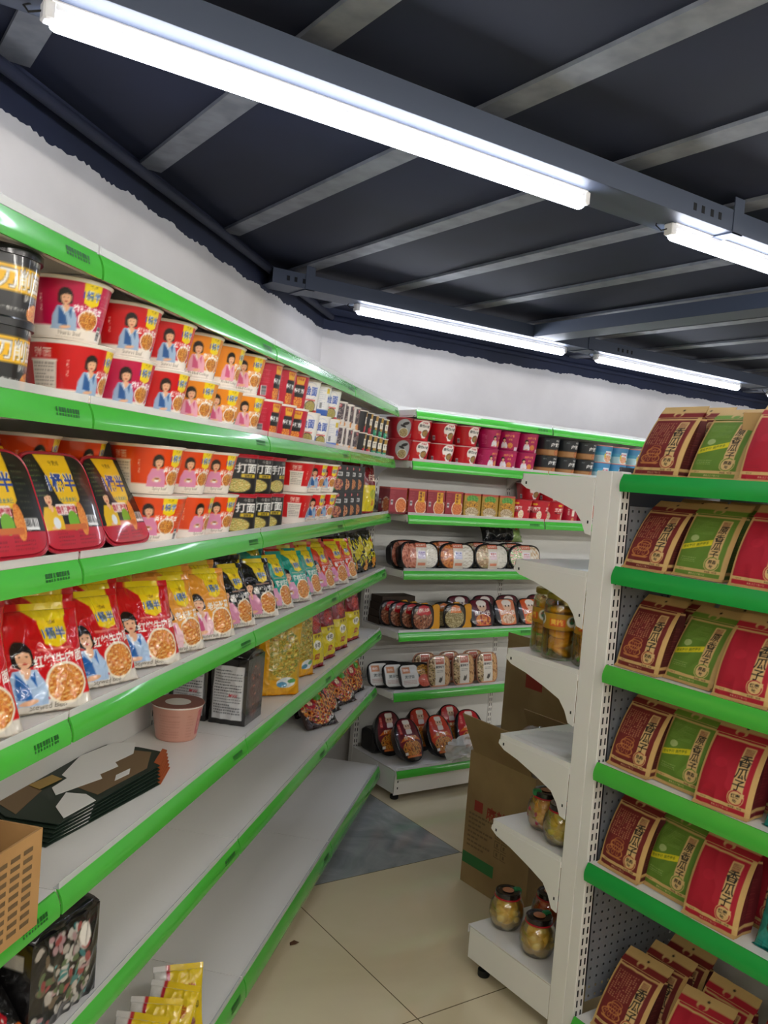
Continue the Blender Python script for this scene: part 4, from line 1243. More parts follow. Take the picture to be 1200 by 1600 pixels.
def art_oval(c1, tt):
    a = Art(13.5, 20, '141212', .15)
    a.poly([(3.0, 20), (10.5, 20), (12.6, 13), (12.9, 8), (11, 1.8), (3.4, 1.8), (.8, 8), (1.0, 13)], c1); a.ell(7, 16.0, 1.9, 1.9, 'e4c0a4'); a.rect(5.2, 17.0, 3.8, 2.2, 'ece6dc', r=.7); a.ell(6.4, 16.2, .3, .36, '2a1814'); a.ell(7.7, 16.2, .3, .36, '2a1814'); a.rect(5.4, 12.4, 3.2, 2.2, 'ece0dc', r=.5)
    a.rect(2.2, 12.6, 1.2, 5, 'c8242a'); a.text('自热火锅', 2.8, 15.1, 1.0, 'f2dcc4', vert=True); a.poly([(1.2, 9), (4, 11.6), (10, 11.6), (12.6, 9), (10, 9.6), (4, 9.6)], 'e0701c'); a.text(tt, 6.9, 10.7, 1.6, 'f6e4c4', bold=.06)
    a.food(6.9, 5.9, 5.0, 3.6, ['2a140c', 'a8481c', 'd8862c', 'e8b050', '5a2410'], grain=.6, seed=3); a.rect(3.2, 1.8, 8, .8, 'e07a3a'); a.rect(2.4, 3.0, 1.4, 1.2, 'e8e4de'); return a.final()
A_OV = [art_oval('6a0f20', '麻辣牛肉'), art_oval('c8391c', '香辣什锦'), art_oval('b81c24', '辣煮火锅')]

# seed bags
def art_seed(bg, kind):
    a = Art(15.2, 18.5, 'c8a264', .12)
    a.rect(.7, 0, 13.2, 18.5, bg)
    a.rect(0, 1.9, 15.2, .85, 'cba76a'); a.text('净含量：500克', 11.2, 2.32, .5, '4a3418', bold=.03); a.text('香瓜子', 2.6, 2.32, .48, '5a4020')
    a.rect(0, 0, 15.2, .75, 'c4a065'); a.text('原香瓜子坚果炒货', 7.4, 1.3, .55, 'd8b888')
    a.rect(0, 17.6, 15.2, .5, 'cba76a')
    lx = 11.0
    a.rect(lx-1.5, 3.9, 3.0, 13.1, 'd2ae74', r=.3); a.ell(lx, 4.7, 2.15, 2.15, 'd2ae74')
    a.rect(lx-1.1, 14.9, 2.2, 1.8, 'b08a5a'); a.lines(lx-1, 15, 2, 1.6, 4, '8a3a2a', .3, .4)
    t = '原香瓜子' if kind == 'g' else '香瓜子'
    a.text(t, lx, 10.8, 2.2 if kind == 'g' else 2.8, '1d1812', vert=True, bold=.03, sx=1.1, skew=.06)
    col = bg if kind != 'm' else '9a3424'
    a.ell(lx, 4.7, 1.95, 1.95, col, hole=.86); a.poly([(lx+.9, 6.1), (lx+2.0, 6.1), (lx+2.0, 4.9), (lx+.9, 5.4)], 'd2ae74')
    a.text({'m': '奶香', 'g': '原香', 'r': '红枣'}[kind], lx, 5.2, 1.1, '241c14', bold=.04); a.text('味', lx, 4.0, .95, '241c14', bold=.04)
    if kind == 'm':
        r = random.Random(4)
        for i in range(9):
            for j in range(14):
                if r.random() < .86: a.rect(1.5+i*.82, 16.4-j*.5, .4, .26, 'b5805c')
        for cx, cy, rx, ry in ((5.0, 5.6, 3.3, 1.5), (5.6, 7.4, 2.5, 1.5), (6.0, 8.7, 1.8, .9)):
            a.ell(cx, cy, rx, ry, 'b8763f', hole=.86)
        for i in range(9): a.ell(3.0+i*.55, 5.4+(i % 3)*1.1, .5, .7, 'b8763f', hole=.72)
        a.poly([(1.8, 4.4), (8.4, 4.4), (7.6, 3.9), (2.2, 3.9)], 'b8763f')
    if kind == 'g':
        a.poly([(.7, 7.6), (.7, 9.2), (9.4, 11.4), (9.4, 9.8)], 'd6c81e'); a.text('原味更好 健康更多', 4.9, 9.5, .85, '6a7a14', rot=.247, bold=.03)
        a.ell(3.8, 11.4, 1.2, .9, 'a0b070'); a.lines(1.6, 12.6, 7, 4.2, 12, '93ab63', .3, .3, al=.6); a.lines(1.6, 4.4, 4.6, 1.6, 3, 'a8ba78', .6, .2)
    if kind == 'r':
        a.ell(5, 12, 1.7, 1.2, 'c8243c', al=.35); a.lines(1.6, 3.6, 3.4, 1.0, 2, '8a1424', .4, .3)
    return a.final()
S_MAR, S_GRN, S_RED = art_seed('701d1a', 'm'), art_seed('5f8027', 'g'), art_seed('a81028', 'r')
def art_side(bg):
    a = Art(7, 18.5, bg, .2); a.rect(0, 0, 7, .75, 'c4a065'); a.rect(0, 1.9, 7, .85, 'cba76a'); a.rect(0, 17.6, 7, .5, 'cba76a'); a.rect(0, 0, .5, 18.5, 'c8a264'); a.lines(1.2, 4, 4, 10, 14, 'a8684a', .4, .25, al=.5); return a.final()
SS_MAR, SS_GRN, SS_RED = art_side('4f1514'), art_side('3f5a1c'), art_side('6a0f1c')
def art_head(bg):
    a = Art(15.2, 5, 'c9a76c', .16); a.rect(0, .2, 15.2, 1.9, bg); a.ell(6.6, 1.7, 1.7, 1.2, 'c9a76c'); a.ell(6.6, 1.2, 1.0, .7, bg); a.ell(7.6, 3.3, .38, .38, '2a1c12'); return a.final()
SH_MAR, SH_GRN, SH_RED = art_head('7b1f1c'), art_head('6c8f2c'), art_head('a81428')
a = S_TEA = Art(14, 18.5, '1a8c80', .14)
a.rect(0, 14, 14, 4.5, '16776e'); a.food(4.4, 8, 1.9, 5.2, ['17150f', '221d16', '1c1812'], grain=.8); a.food(6.4, 7.6, 1.0, 3.6, ['c8b48a', 'dccba4'], grain=.5); a.text('焦糖瓜子', 10.4, 8.6, 2.2, 'e8f0ec', vert=True, bold=.04); a.ell(9.4, 2.8, 1.3, 1.3, 'e6ecea', hole=.85); a.text('美', 9.4, 2.8, 1.4, '1c2a28', bold=.03); a.lines(1, .6, 6, 1, 2, '0f5a54', .4, .3); a.final()
# ------------------------------------------------------------------ product builders
FOIL = mat('red_foil_lid', 'b5303a', .3, coat=.3)
LIDW = mat('pale_paper_lid', 'e8ded0', .4)
BLKPL = mat('black_plastic', '17171a', .3, coat=.3)
BLKFILM = mat('black_film', '141416', .22, coat=.5, bump=(35, .5, .004))
WRAP = mat('clear_film', 'f4f4f4', .08, alpha=.16, coat=.6)

def cup(art, R0=.056, R1=.0745, H=.097, lid=LIDW, name='noodle_cup', cat='noodle cup', p=2.0, rim='f3efe6', repeat=2, black_lid=False, mtl=None):
    root = empty(name)
    wrap('cup_body', art, R0, R1, H, p=p, parent=root, rim=rim, repeat=repeat, mtl=mtl, bead=not black_lid)
    b = MB()
    if black_lid:
        R = R1
        b.lathe([(R-.002, H-.012), (R+.003, H-.012), (R+.0035, H-.002), (R+.001, H+.001), (R-.006, H+.001), (R-.008, H-.003), (.002, H-.003)], 48)
        b.build('lid', BLKPL, root, angle=40)
    else:
        n = 48; rings = []
        for r, z in ((R1+.0016, H-.0016), (R1+.0026, H-.0004), (R1+.002, H+.0009), (R1-.003, H+.001), (.003, H-.001)):
            ring = []
            for j in range(n):
                t = 2*math.pi*j/n; c, s_ = math.cos(t), math.sin(t); q = 1/(abs(c)**p+abs(s_)**p)**(1/p)
                ring.append((r*q*c, r*q*s_, z))
            rings.append(ring)
        b.loft(rings, 0, True).build('lid', lid, root, angle=40)
    o = tag(root, 'x', cat)
    return o

def carton(front, side, w, h, d, name='noodle_box', cat='noodle box', topm=None, chamf=0.0, res=.0018, mtl=None):
    root = empty(name)
    boxy('carton', front, side, w, h, d, parent=root, res=res, mtl=mtl or GLOSS, top='3a2a26')
    if topm:
        b = MB(); b.bevel_box(-w/2-.0006, w/2+.0006, -d/2-.0006, d/2+.0006, h-.006, h+.0015, .002)
        b.build('film_top', topm, root)
    return tag(root, 'x', cat)

def bag(art, w, h, d, name='noodle_bag', cat='noodle bag', **k):
    root = pouch(name, art, w, h, d, **k)
    SOFT.add(root.name)
    return tag(root, 'x', cat)

def meal_tray(art, w, h, p, depth, bulge, name='ready_meal_tray', cat='ready meal', shell=BLKPL, rim=.005, zc=None, wr=0.0, sleeve=None):
    root = empty(name)
    zc = h/2+rim if zc is None else zc
    tray_shell('tray_body', w, h, p, depth, shell, root, zc, rimw=rim)
    dome_face('film_lid', art, w, h, p, bulge, -.003, root, zc, wr=wr)
    return tag(root, 'x', cat)

def seed_bag(front, side, head, h=.168, w=.150, d=.062, seed=1, bend=.0):
    root = empty('seed_bag')
    dep = lambda v: d*(1-.72*np.clip(v, 0, 1)**3.0)*(.86+.14*np.sin(np.pi*np.clip(v*2, 0, 1)/2))
    boxy('bag_body', front, side, w, h, dep, parent=root, bulge=.009, gus=.010, wr=.0018, seed=seed, top=side, mtl=KRAFT, res=.0015, topw=w*.985)
    # flat header folding back slightly
    nx, ny = 60, 16; u = np.linspace(-1, 1, nx+1); v = np.linspace(0, 1, ny+1); U, Vv = np.meshgrid(u, v)
    hh = .034
    X = U*w*.985/2; Z = h+Vv*hh*math.cos(bend); Y = -.006*(1-Vv)+Vv*hh*math.sin(bend)+.002*waves(U*6, Vv*3, seed, 1.3)*Vv
    C = head.sample((U*.5+.5)*head.w, Vv*head.h)
    T = .0045*(1-Vv)+.0004
    Fv = np.stack([X, Y-T, Z], -1).reshape(-1, 3); Bv = np.stack([X, Y+T, Z], -1).reshape(-1, 3)
    g = grid_faces(nx, ny)
    np_mesh('header', np.vstack([Fv, Bv]), np.vstack([g, g[:, ::-1]+len(Fv)]), np.vstack([C.reshape(-1, 3)]*2), KRAFT, parent=root)
    # folded bottom edge of kraft paper
    b = MB(); b.loft([[(-w/2, -d*.43-.008, .0), (w/2, -d*.43-.008, .0), (w/2, -d*.43, .004), (-w/2, -d*.43, .004)],
                      [(-w/2, -d*.43-.002, .006), (w/2, -d*.43-.002, .006), (w/2, -d*.40, .008), (-w/2, -d*.40, .008)]])
    b.build('bottom_fold', mat('kraft_fold', 'b8935c', .7), root)
    SOFT.add(root.name)
    return tag(root, 'x', 'seed bag')

ORD = ['first', 'second', 'third', 'fourth', 'fifth', 'sixth', 'seventh', 'eighth', 'ninth', 'tenth', 'eleventh', 'twelfth', 'thirteenth', 'fourteenth', 'fifteenth', 'sixteenth', 'seventeenth']

# ================================================================== left wall, upper goods shelf (two tiers of cups)
C_MAG = cup(A_MAG); C_RED = cup(A_RED); C_ORA = cup(A_ORA); C_HOT = cup(A_HOT)
C_BOWL = cup(A_BOWL, .064, .070, .100, name='noodle_bowl', cat='noodle bowl', black_lid=True)
C_SOUR = cup(A_SOUR, .049, .060, .099, p=2.4, repeat=2); C_WHT = cup(A_WHITE, .052, .062, .099); C_WH2 = cup(A_WHITE2, .052, .062, .099)
C_PAT = cup(A_PAT, .045, .052, .085, p=2.6, repeat=2); C_GR = cup(A_GOLDR, .046, .053, .084, p=2.6, repeat=2); C_GG = cup(A_GOLDG, .046, .053, .084, p=2.6, repeat=2)
def lrow(items, z, k, tier, shelf, grp, rot0=0.0, tilt=0.0):
    cnt = {}
    for n_, (pr, s, desc, *rest) in enumerate(items):
        rz = rest[0] if rest else 0
        kk = rest[1] if len(rest) > 1 else k
        tl = rest[2] if len(rest) > 2 else tilt
        zz = rest[3] if len(rest) > 3 else z
        tt = tier.replace('#', ORD[n_])
        rz -= math.degrees(math.atan2(s, -kk))*.85+(12 if pr in (C_MAG, C_RED, C_ORA) else (-22 if pr in (C_WHT, C_WH2) else 0))
        put(pr, LP(s, kk, zz), RL+math.radians(rz), tl, label=f'{desc}, {tt} {shelf}'.replace(' ,', ','), group=grp)
S1 = 'on upper left shelf'
zt = ZS[1]+.0004
KC = -.822
lrow([(C_BOWL, 1.105, 'black bowl with yellow band', 38),
      (C_RED, 1.335, 'red cup showing text panel', 28), (C_MAG, 1.492, 'magenta cup, woman in blue', 12), (C_RED, 1.650, 'red cup, woman in blue', 16),
      (C_ORA, 1.805, 'orange cup, woman in pink', 6), (C_ORA, 1.960, 'orange cup, woman in pink', 2), (C_ORA, 2.115, 'orange cup, woman in pink', 14)],
     zt, KC, 'bottom tier, # from near end', S1, 'big noodle cups on the upper left-wall shelf')
lrow([(C_BOWL, 1.118, 'black bowl with yellow band', 32),
      (C_MAG, 1.315, 'large magenta cup beside black bowl', -4), (C_RED, 1.505, 'red cup, woman in blue', 10), (C_RED, 1.662, 'red cup, woman in blue', 12),
      (C_ORA, 1.815, 'orange cup, woman in pink', 10), (C_ORA, 1.955, 'orange cup, woman in pink', 30), (C_ORA, 2.105, 'orange cup, woman in pink', 8)],
     zt+.0992, KC, 'top tier, # from near end', S1, 'big noodle cups on the upper left-wall shelf')
far1 = [(C_SOUR, 2.252, 'crimson cup with black panel', 42), (C_SOUR, 2.378, 'crimson cup with black panel', 36), (C_SOUR, 2.506, 'crimson cup with black panel', 18),
        (C_WHT, 2.642, 'white cup with blue lettering', -6), (C_WHT, 2.776, 'white cup with blue lettering', 4), (C_WH2, 2.908, 'white cup showing text side', 10),
        (C_PAT, 3.030, 'grey patterned cup', 20), (C_PAT, 3.142, 'grey patterned cup', 0), (C_PAT, 3.254, 'grey patterned cup', -8),
        (C_GR, 3.372, 'black cup with red base', 20), (C_GR, 3.486, 'black cup with red base', 5), (C_GG, 3.600, 'black, gold and green cup', 0), (C_GG, 3.714, 'black, gold and green cup', 0), (C_GG, 3.828, 'black, gold and green cup', 0)]
lrow(far1, zt, KC+.015, 'bottom tier, # past orange cups', S1, 'small noodle cups on the upper left-wall shelf')
far2 = [(a_, s-.012, d__, r+8) for a_, s, d__, r in far1]; far2[4] = (C_WH2, far2[4][1], 'white cup showing text side', 10); far2[5] = (C_WHT, far2[5][1], 'white cup with blue lettering', 0)
for i, q in enumerate(far2):
    h_ = .1003 if i < 6 else .0862
    put(q[0], LP(q[1], KC+.015, zt+h_), RL+math.radians(q[3]+(22 if q[0] in (C_WHT, C_WH2) else 0)-math.degrees(math.atan2(q[1], .81))*.85), 0, label=f'{q[2]}, top tier, {ORD[i]} past orange cups {S1}', group='small noodle cups on the upper left-wall shelf')
# second row deeper in, seen in gaps
# ================================================================== left wall, second goods shelf
S2 = 'on second left shelf'
zt = ZS[2]+.0004
TR = meal_tray(A_TRAY, .185, .170, 5.0, .045, .006, name='noodle_tray', cat='noodle tray', shell=mat('red_tray_plastic', 'a5152b', .3, coat=.3), rim=.006)
for i, (s, k, tl, rz) in enumerate([(1.165, -.785, 24, -4), (1.345, -.783, 24, -2), (1.535, -.785, 25, 2)]):
    put(TR, LP(s, k, zt+.0015), RL+math.radians(rz), math.radians(tl), label=['black and yellow noodle tray with red rim, nearest, cut by picture edge', 'black and yellow noodle tray, middle of the three leaning at shelf front', 'black and yellow noodle tray, beside the orange cups'][i], group='noodle trays leaning on the second left-wall shelf')
for i, s in enumerate((1.16, 1.34, 1.52)):
    put(TR, LP(s, -.870, zt+.0015), RL, math.radians(15), label=f'noodle tray standing behind the front trays, {ORD[i]} from near end', group='noodle trays leaning on the second left-wall shelf')
hots_t = [(C_HOT, 1.648, 14), (C_HOT, 1.805, 12), (C_HOT, 1.955, 10)]
for i, (pr, s, r) in enumerate(hots_t):
    put(pr, LP(s, KC, zt+.0992), RL+math.radians(r-66), label=f'orange cup, woman holding bowl, top tier, {ORD[i]} along {S2}', group='orange cups on the second left-wall shelf')
for i, (pr, s, r) in enumerate([(C_HOT, 1.675, -8), (C_HOT, 1.828, 30), (C_HOT, 1.975, 10)]):
    put(pr, LP(s, KC, zt), RL+math.radians(r-66), label=f'orange cup, woman holding bowl, bottom tier, {ORD[i]} along {S2}', group='orange cups on the second left-wall shelf')
for i, (s, zz) in enumerate(((1.51, 0), (1.51, .0992), (1.35, 0), (1.35, .0992))):
    if zz or True:
        put(C_HOT, LP(s+.02, -.933, zt+zz), RL+math.radians(-30), label=f'orange cup in shade behind the trays, {["lower of far pair", "upper of far pair", "lower of near pair", "upper of near pair"][i]} {S2}', group='orange cups on the second left-wall shelf')
BX_H = cup(A_HAND, .052, .0535, .098, p=4, repeat=3, name='noodle_tub', cat='noodle tub', lid=mat('red_shrink_film', 'b91e34', .18, coat=.7, bump=(50, .6, .003)), rim='b91a30')
for t in (0, 1):
    for i, s in enumerate((2.108, 2.222, 2.336)):
        put(BX_H, LP(s+.012-.012*t, KC+.012, zt+t*.1003), RL+math.radians([-48, -40, -10 if t else -50][i]), label=f'black square noodle tub with white lettering, {"top" if t else "bottom"} tier, {ORD[i]} {S2}', group='black square tubs on the second left-wall shelf')
for t in (0, 1):
    put(C_RED, LP(2.485, -.90, zt+t*.0992), RL+math.radians(-50), label=f'red cup in shade just past the black tubs, {"top" if t else "bottom"} tier {S2}', group='red cups on the second left-wall shelf')
    for i, (s, r) in enumerate(((2.640, 75), (2.800, 20), (2.958, 12))):
        put(C_RED, LP(s, KC, zt+t*.0992), RL+math.radians(r-75), label=f'red cup, woman in blue, {"top" if t else "bottom"} tier, {ORD[i]} past black tubs {S2}', group='red cups on the second left-wall shelf')
BBX = [carton(A_BB[i], A_BBS, .083, .100, .070) for i in range(4)]
for t in (0, 1):
    for i in range(4):
        put(BBX[i], LP(3.100+i*.104, KC+.012, zt+t*.1006), RL-math.radians(32), label=f'{["black box with green streak", "black box with red streak", "black box with yellow streak", "black box with blue streak"][i]}, {"top" if t else "bottom"} tier {S2}', group='black noodle boxes on the second left-wall shelf')
BG_SAU = bag(B_SAU, .115, .205, .055, name='sauce_pouch', cat='sauce pouch', seed=4, back='8a7a20')
put(BG_SAU, LP(3.72, -.80, zt+.001), RL+math.radians(-10), math.radians(4), label='tall maroon and yellow pouch at the corner end of second left-wall shelf')
put(BG_SAU, LP(3.60, -.84, zt+.001), RL+math.radians(-30), math.radians(6), label='maroon and yellow pouch leaning behind the corner pouch, mostly hidden')

# ================================================================== left wall, third goods shelf: bags
S3 = 'on third left-wall shelf'
zt = ZS[3]+.001
G_RED = [bag(B_RED, .180, .172, .052, seed=i+1, back='8c9098') for i in range(3)]
G_ORA = [bag(B_ORA, .172, .165, .052, seed=i+11, back='9a9a98') for i in range(2)]
G_BLK = [bag(B_BLK, .170, .162, .050, seed=21, back='9a9a98')]
G_TEA = [bag(B_TEA, .168, .160, .050, seed=i+31, back='b8bcb8') for i in range(2)]
G_HOT = [bag(B_HOT, .170, .160, .052, seed=i+41, back='b8b0ac') for i in range(2)]
G_DRK = [bag(B_DARK, .152, .165, .055, seed=i+51, back='2a2810', wr=.005) for i in range(2)]
def brow(items, grp, shelf):
    for n_, (pr, s, k, tl, rz, dz, lab) in enumerate(items):
        put(pr, LP(s, k, zt+.003+dz), RL+math.radians(rz), math.radians(tl), label=lab, group=grp)
g3 = 'noodle bags leaning on the third left-wall shelf'
brow([(G_RED[0], 1.278, -.790, 27, -30, 0, 'red noodle bag at shelf front, biggest and nearest, woman in blue'),
      (G_RED[1], 1.468, -.790, 27, -19, 0, 'red noodle bag at shelf front, second from near end'),
      (G_RED[2], 1.640, -.790, 27, -31, 0, 'red noodle bag at shelf front, beside the amber bags'),
      (G_RED[0], 1.090, -.790, 27, -23, 0, 'red noodle bag at shelf front, cut by the picture edge'),
      (G_ORA[0], 1.800, -.790, 24, -20, 0, 'amber noodle bag at shelf front, beside the red bags'),
      (G_ORA[1], 1.975, -.790, 24, -27, 0, 'amber noodle bag at shelf front, beside the black bag'),
      (G_BLK[0], 2.150, -.790, 24, -20, 0, 'black noodle bag at shelf front, beside the amber bags'),
      (G_BLK[0], 2.330, -.790, 24, -27, 0, 'black noodle bag at shelf front, beside the teal bags'),
      (G_TEA[0], 2.505, -.790, 24, -19, 0, 'teal noodle bag at shelf front, first of three'),
      (G_TEA[1], 2.680, -.790, 24, -26, 0, 'teal noodle bag at shelf front, second of three'),
      (G_TEA[0], 2.850, -.790, 24, -18, 0, 'teal noodle bag at shelf front, beside the vermilion bags'),
      (G_HOT[0], 3.030, -.790, 24, -19, 0, 'vermilion noodle bag at shelf front, first of three'),
      (G_HOT[1], 3.210, -.790, 24, -26, 0, 'vermilion noodle bag at shelf front, second of three'),
      (G_HOT[0], 3.385, -.790, 24, -21, 0, 'vermilion noodle bag at shelf front, beside the black and yellow bags'),
      (G_DRK[0], 3.555, -.802, 22, 5, 0, 'black and yellow crinkled bag at shelf front, first of three'),
      (G_DRK[1], 3.715, -.800, 20, -6, 0, 'black and yellow crinkled bag at shelf front, second of three'),
      (G_DRK[0], 3.865, -.800, 16, -8, 0, 'black and yellow crinkled bag at the corner end')], g3, S3)
desc2 = [(G_RED[1], 1.17, 'red'), (G_RED[2], 1.36, 'red'), (G_RED[0], 1.54, 'red'), (G_ORA[0], 1.885, 'amber'), (G_ORA[1], 2.06, 'amber'), (G_DRK[0], 2.25, 'dark'), (G_HOT[0], 2.78, 'vermilion'), (G_HOT[1], 2.96, 'vermilion'), (G_HOT[0], 3.14, 'vermilion'), (G_DRK[1], 3.42, 'black and yellow'), (G_DRK[0], 3.62, 'black and yellow')]
for i, (pr, s, c) in enumerate(desc2):
    put(pr, LP(s, -.868, zt+.001), RL+math.radians((-1)**i*3-22), math.radians(9), label=f'{c} noodle bag, second row, {ORD[i]} from near end {S3}', group=g3)
for i, (pr, s, c) in enumerate([(G_RED[0], 1.27, 'red'), (G_RED[2], 1.46, 'red'), (G_RED[1], 1.65, 'red'), (G_ORA[1], 1.80, 'amber'), (G_ORA[0], 1.98, 'amber'), (G_BLK[0], 2.16, 'black'), (G_TEA[0], 2.42, 'teal'), (G_TEA[1], 2.60, 'teal')]):
    put(pr, LP(s, -.930, zt+.001), RL+math.radians((-1)**i*3-14), math.radians(4), label=f'{c} noodle bag, back row, {ORD[i]} from near end {S3}', group=g3)

# ================================================================== left wall, fourth goods shelf
zt = ZS[4]+.0006
C_PCH = cup(A_PEACH, .052, .066, .092, lid=mat('faded_lid', '8a5c50', .5))
put(C_PCH, LP(2.092, -.910, zt), RL+math.radians(-50), label='faded peach paper cup standing alone beside the black packs')
def multipack(front, side, w, h, d, seed, lab, name='noodle_multipack'):
    root = empty(name)
    nx, ny = 60, 60
    boxy('pack_body', front, side, w, h, d, parent=root, bulge=.008, wr=.003, seed=seed, top='141416', mtl=FILM, res=.002)
    b = MB(); rings = []
    for t, sc_, z in ((0, 1, h-.001), (1, .9, h+.010), (2, .35, h+.016), (3, .05, h+.018)):
        rings.append([(x*w/2*(sc_ if t < 2 else .9-.2*(t-2)), y*d/2*sc_+.004*math.sin(x*7+seed), z+.003*math.sin(x*5+y*3+seed)) for x, y in [(-1+i*.25, -1) for i in range(8)]+[(1, -1+i*.5) for i in range(4)]+[(1-i*.25, 1) for i in range(8)]+[(-1, 1-i*.5) for i in range(4)]])
    b.loft(rings, 0, True).build('film_gather', BLKFILM, root, smooth=True)
    tag(root, lab, 'noodle multipack')
    return root
MP1 = multipack(A_PACKL, A_PACKF, .106, .185, .135, 3, 'black multipack with white text label, beside the yellow pouches')
put(MP1, LP(2.315, -.832, zt), RL-math.radians(90))
put(MP1, LP(2.315, -.948, zt), RL-math.radians(90), 0, label='black multipack with white label, partly hidden behind the peach cup')
G_YEL = [bag(B_YEL, .145, .215, .05, name='pickle_pouch', cat='pickle pouch', seed=i+61, back='8a7a50') for i in range(2)]
G_MAY = [bag(B_MAY, .135, .205, .048, name='pickle_pouch', cat='pickle pouch', seed=i+71, back='a89a20') for i in range(2)]
for i, (pr, s, k, tl, rz, lab) in enumerate([(G_YEL[0], 2.60, -.80, 4, -50, 'mustard yellow pouch standing beside the black multipack'), (G_YEL[1], 2.70, -.90, 6, -40, 'mustard yellow pouch standing behind the first yellow pouch'),
      (G_YEL[1], 2.87, -.81, 6, -25, 'mustard yellow pouch next to the maroon topped pouches'),
      (G_MAY[0], 3.02, -.80, 10, -14, 'yellow pouch with maroon top, first of four'), (G_MAY[1], 3.20, -.80, 8, -12, 'yellow pouch with maroon top, second of four'),
      (G_MAY[0], 3.40, -.80, 8, -12, 'yellow pouch with maroon top, third of four'), (G_MAY[1], 3.62, -.80, 7, -10, 'yellow pouch with maroon top, nearest the corner'),
      (G_MAY[0], 3.30, -.88, 8, -10, 'yellow pouch with maroon top, in the row behind'), (G_MAY[1], 3.50, -.88, 8, -10, 'yellow pouch with maroon top, farthest in the row behind')]):
    put(pr, LP(s, k, zt+.004), RL+math.radians(rz), math.radians(tl), label=lab, group='pickle pouches on the fourth left-wall shelf')

# flattened printed cartons
CARDG = mat('dark_green_card', '1c2c22', .5); CARDW = mat('white_card', 'ecebe8', .6); CARDB = mat('brown_card', '7b6346', .7); CARDO = mat('orange_card', 'b2582a', .6); GOLDC = mat('gold_label', 'a5843a', .45)
def flat_carton():
    root = empty('flattened_carton')
    b = MB(); b.prism([(-.235, -.085), (.13, -.095), (.215, -.055), (.22, .01), (.20, .085), (-.03, .105), (-.2, .10), (-.245, .02)], 0, .0016)
    b.build('card_sheet', CARDG, root)
    b = MB(); b.prism([(-.23, .01), (-.19, .095), (-.07, .10), (-.11, .04)], .0017, .0024)
    b.prism([(-.08, -.07), (.10, -.08), (.20, -.035), (.19, .02), (.02, .01), (-.06, .0)], .0017, .0024)
    b.build('brown_face', CARDB, root)
    b = MB(); b.prism([(-.21, -.08), (-.11, -.085), (-.09, -.05), (-.10, -.01), (-.17, -.035)], .0026, .0034)
    b.prism([(-.12, .0), (.0, -.03), (.02, -.012), (.08, -.02), (.10, .0), (.17, -.005), (.24, .03), (.22, .075), (.10, .09), (-.02, .055), (-.03, .035), (-.09, .03)], .0026, .0034)
    b.prism([(.0, -.06), (.05, -.065), (.08, -.05), (.03, -.045)], .0026, .0034)
    b.build('white_flap', CARDW, root)
    b = MB(); b.prism([(.13, -.097), (.23, -.06), (.235, -.045), (.14, -.075)], .0003, .0022)
    b.build('orange_flap', CARDO, root)
    b = MB(); b.prism([(-.11, .045), (-.04, .04), (-.03, .072), (-.10, .078)], .0035, .0041); b.build('gold_panel', GOLDC, root)
    return tag(root, 'x', 'cardboard')
FC = flat_carton()
n_fc = 6
for i in range(n_fc):
    o_ = put(FC, LP(1.665+.009*i-.02, -.905-.004*i, zt+.0006+i*.0043), RL+math.radians(-6+.6*i), label=f'flattened dark green carton with white flaps, {["bottom", "second", "third", "fourth", "fifth", "topmost"][i]} of the stack', group='flattened cartons stacked on the fourth left-wall shelf')

# small open cardboard box
KB = mat('tan_cardboard', 'a9814f', .75); noise_color(KB, '9f7746', 'b58b58', 5); KBI = mat('tan_cardboard_inside', '8a6a42', .8)
INK = mat('box_ink', '6a5438', .7); REDINK = mat('red_box_ink', '8e2f22', .7); GRNINK = mat('green_box_ink', '2f6b39', .7)
def open_box(name, w, d, h, m, mi_, label, t=.004, flaps=(), ragged=True):
    root = empty(name)
    b = MB(); r = random.Random(5)
    def side(x0, x1, y0, y1):
        b.box(x0, x1, y0, y1, 0, h)
    side(-w/2, w/2, -d/2, -d/2+t); side(-w/2, w/2, d/2-t, d/2); side(-w/2, -w/2+t, -d/2+t, d/2-t); side(w/2-t, w/2, -d/2+t, d/2-t)
    b.box(-w/2+t, w/2-t, -d/2+t, d/2-t, 0, t)
    b.build('box_walls', m, root)
    for fl in flaps:
        (px, py), L, W, ang, dirx, nm = fl
        # hinge at (px,py,h) running along dirx ('x' or 'y'), length L, flap width W at ang from horizontal outward
        f = MB()
        f.box(0, L, 0, W, -t/2, t/2)
        o = f.build('flap', m, root)
        o.location = (px, py, h)
        o.rotation_euler = (math.radians(ang), 0, {'-y': math.pi, '+y': 0, '-x': math.pi/2, '+x': -math.pi/2}[dirx])
    return tag(root, label, 'cardboard box'), None
sb, _ = open_box('cardboard_box', .40, .24, .150, KB, KBI, 'small open tan cardboard box on shelf, cut by the picture edge')
b = MB()
for i in range(9):
    for j in range(7):
        b.quad([(x_, -.1206, z_) for x_, z_ in ((.155-j*.030, .014+i*.0138), (.155-j*.030+.022, .014+i*.0138), (.155-j*.030+.022, .021+i*.0138), (.155-j*.030, .021+i*.0138))])
b.build('printed_text', INK, sb)
sb.location = LP(.972, -.835, zt); sb.rotation_euler = (0, 0, RL+math.radians(-1))

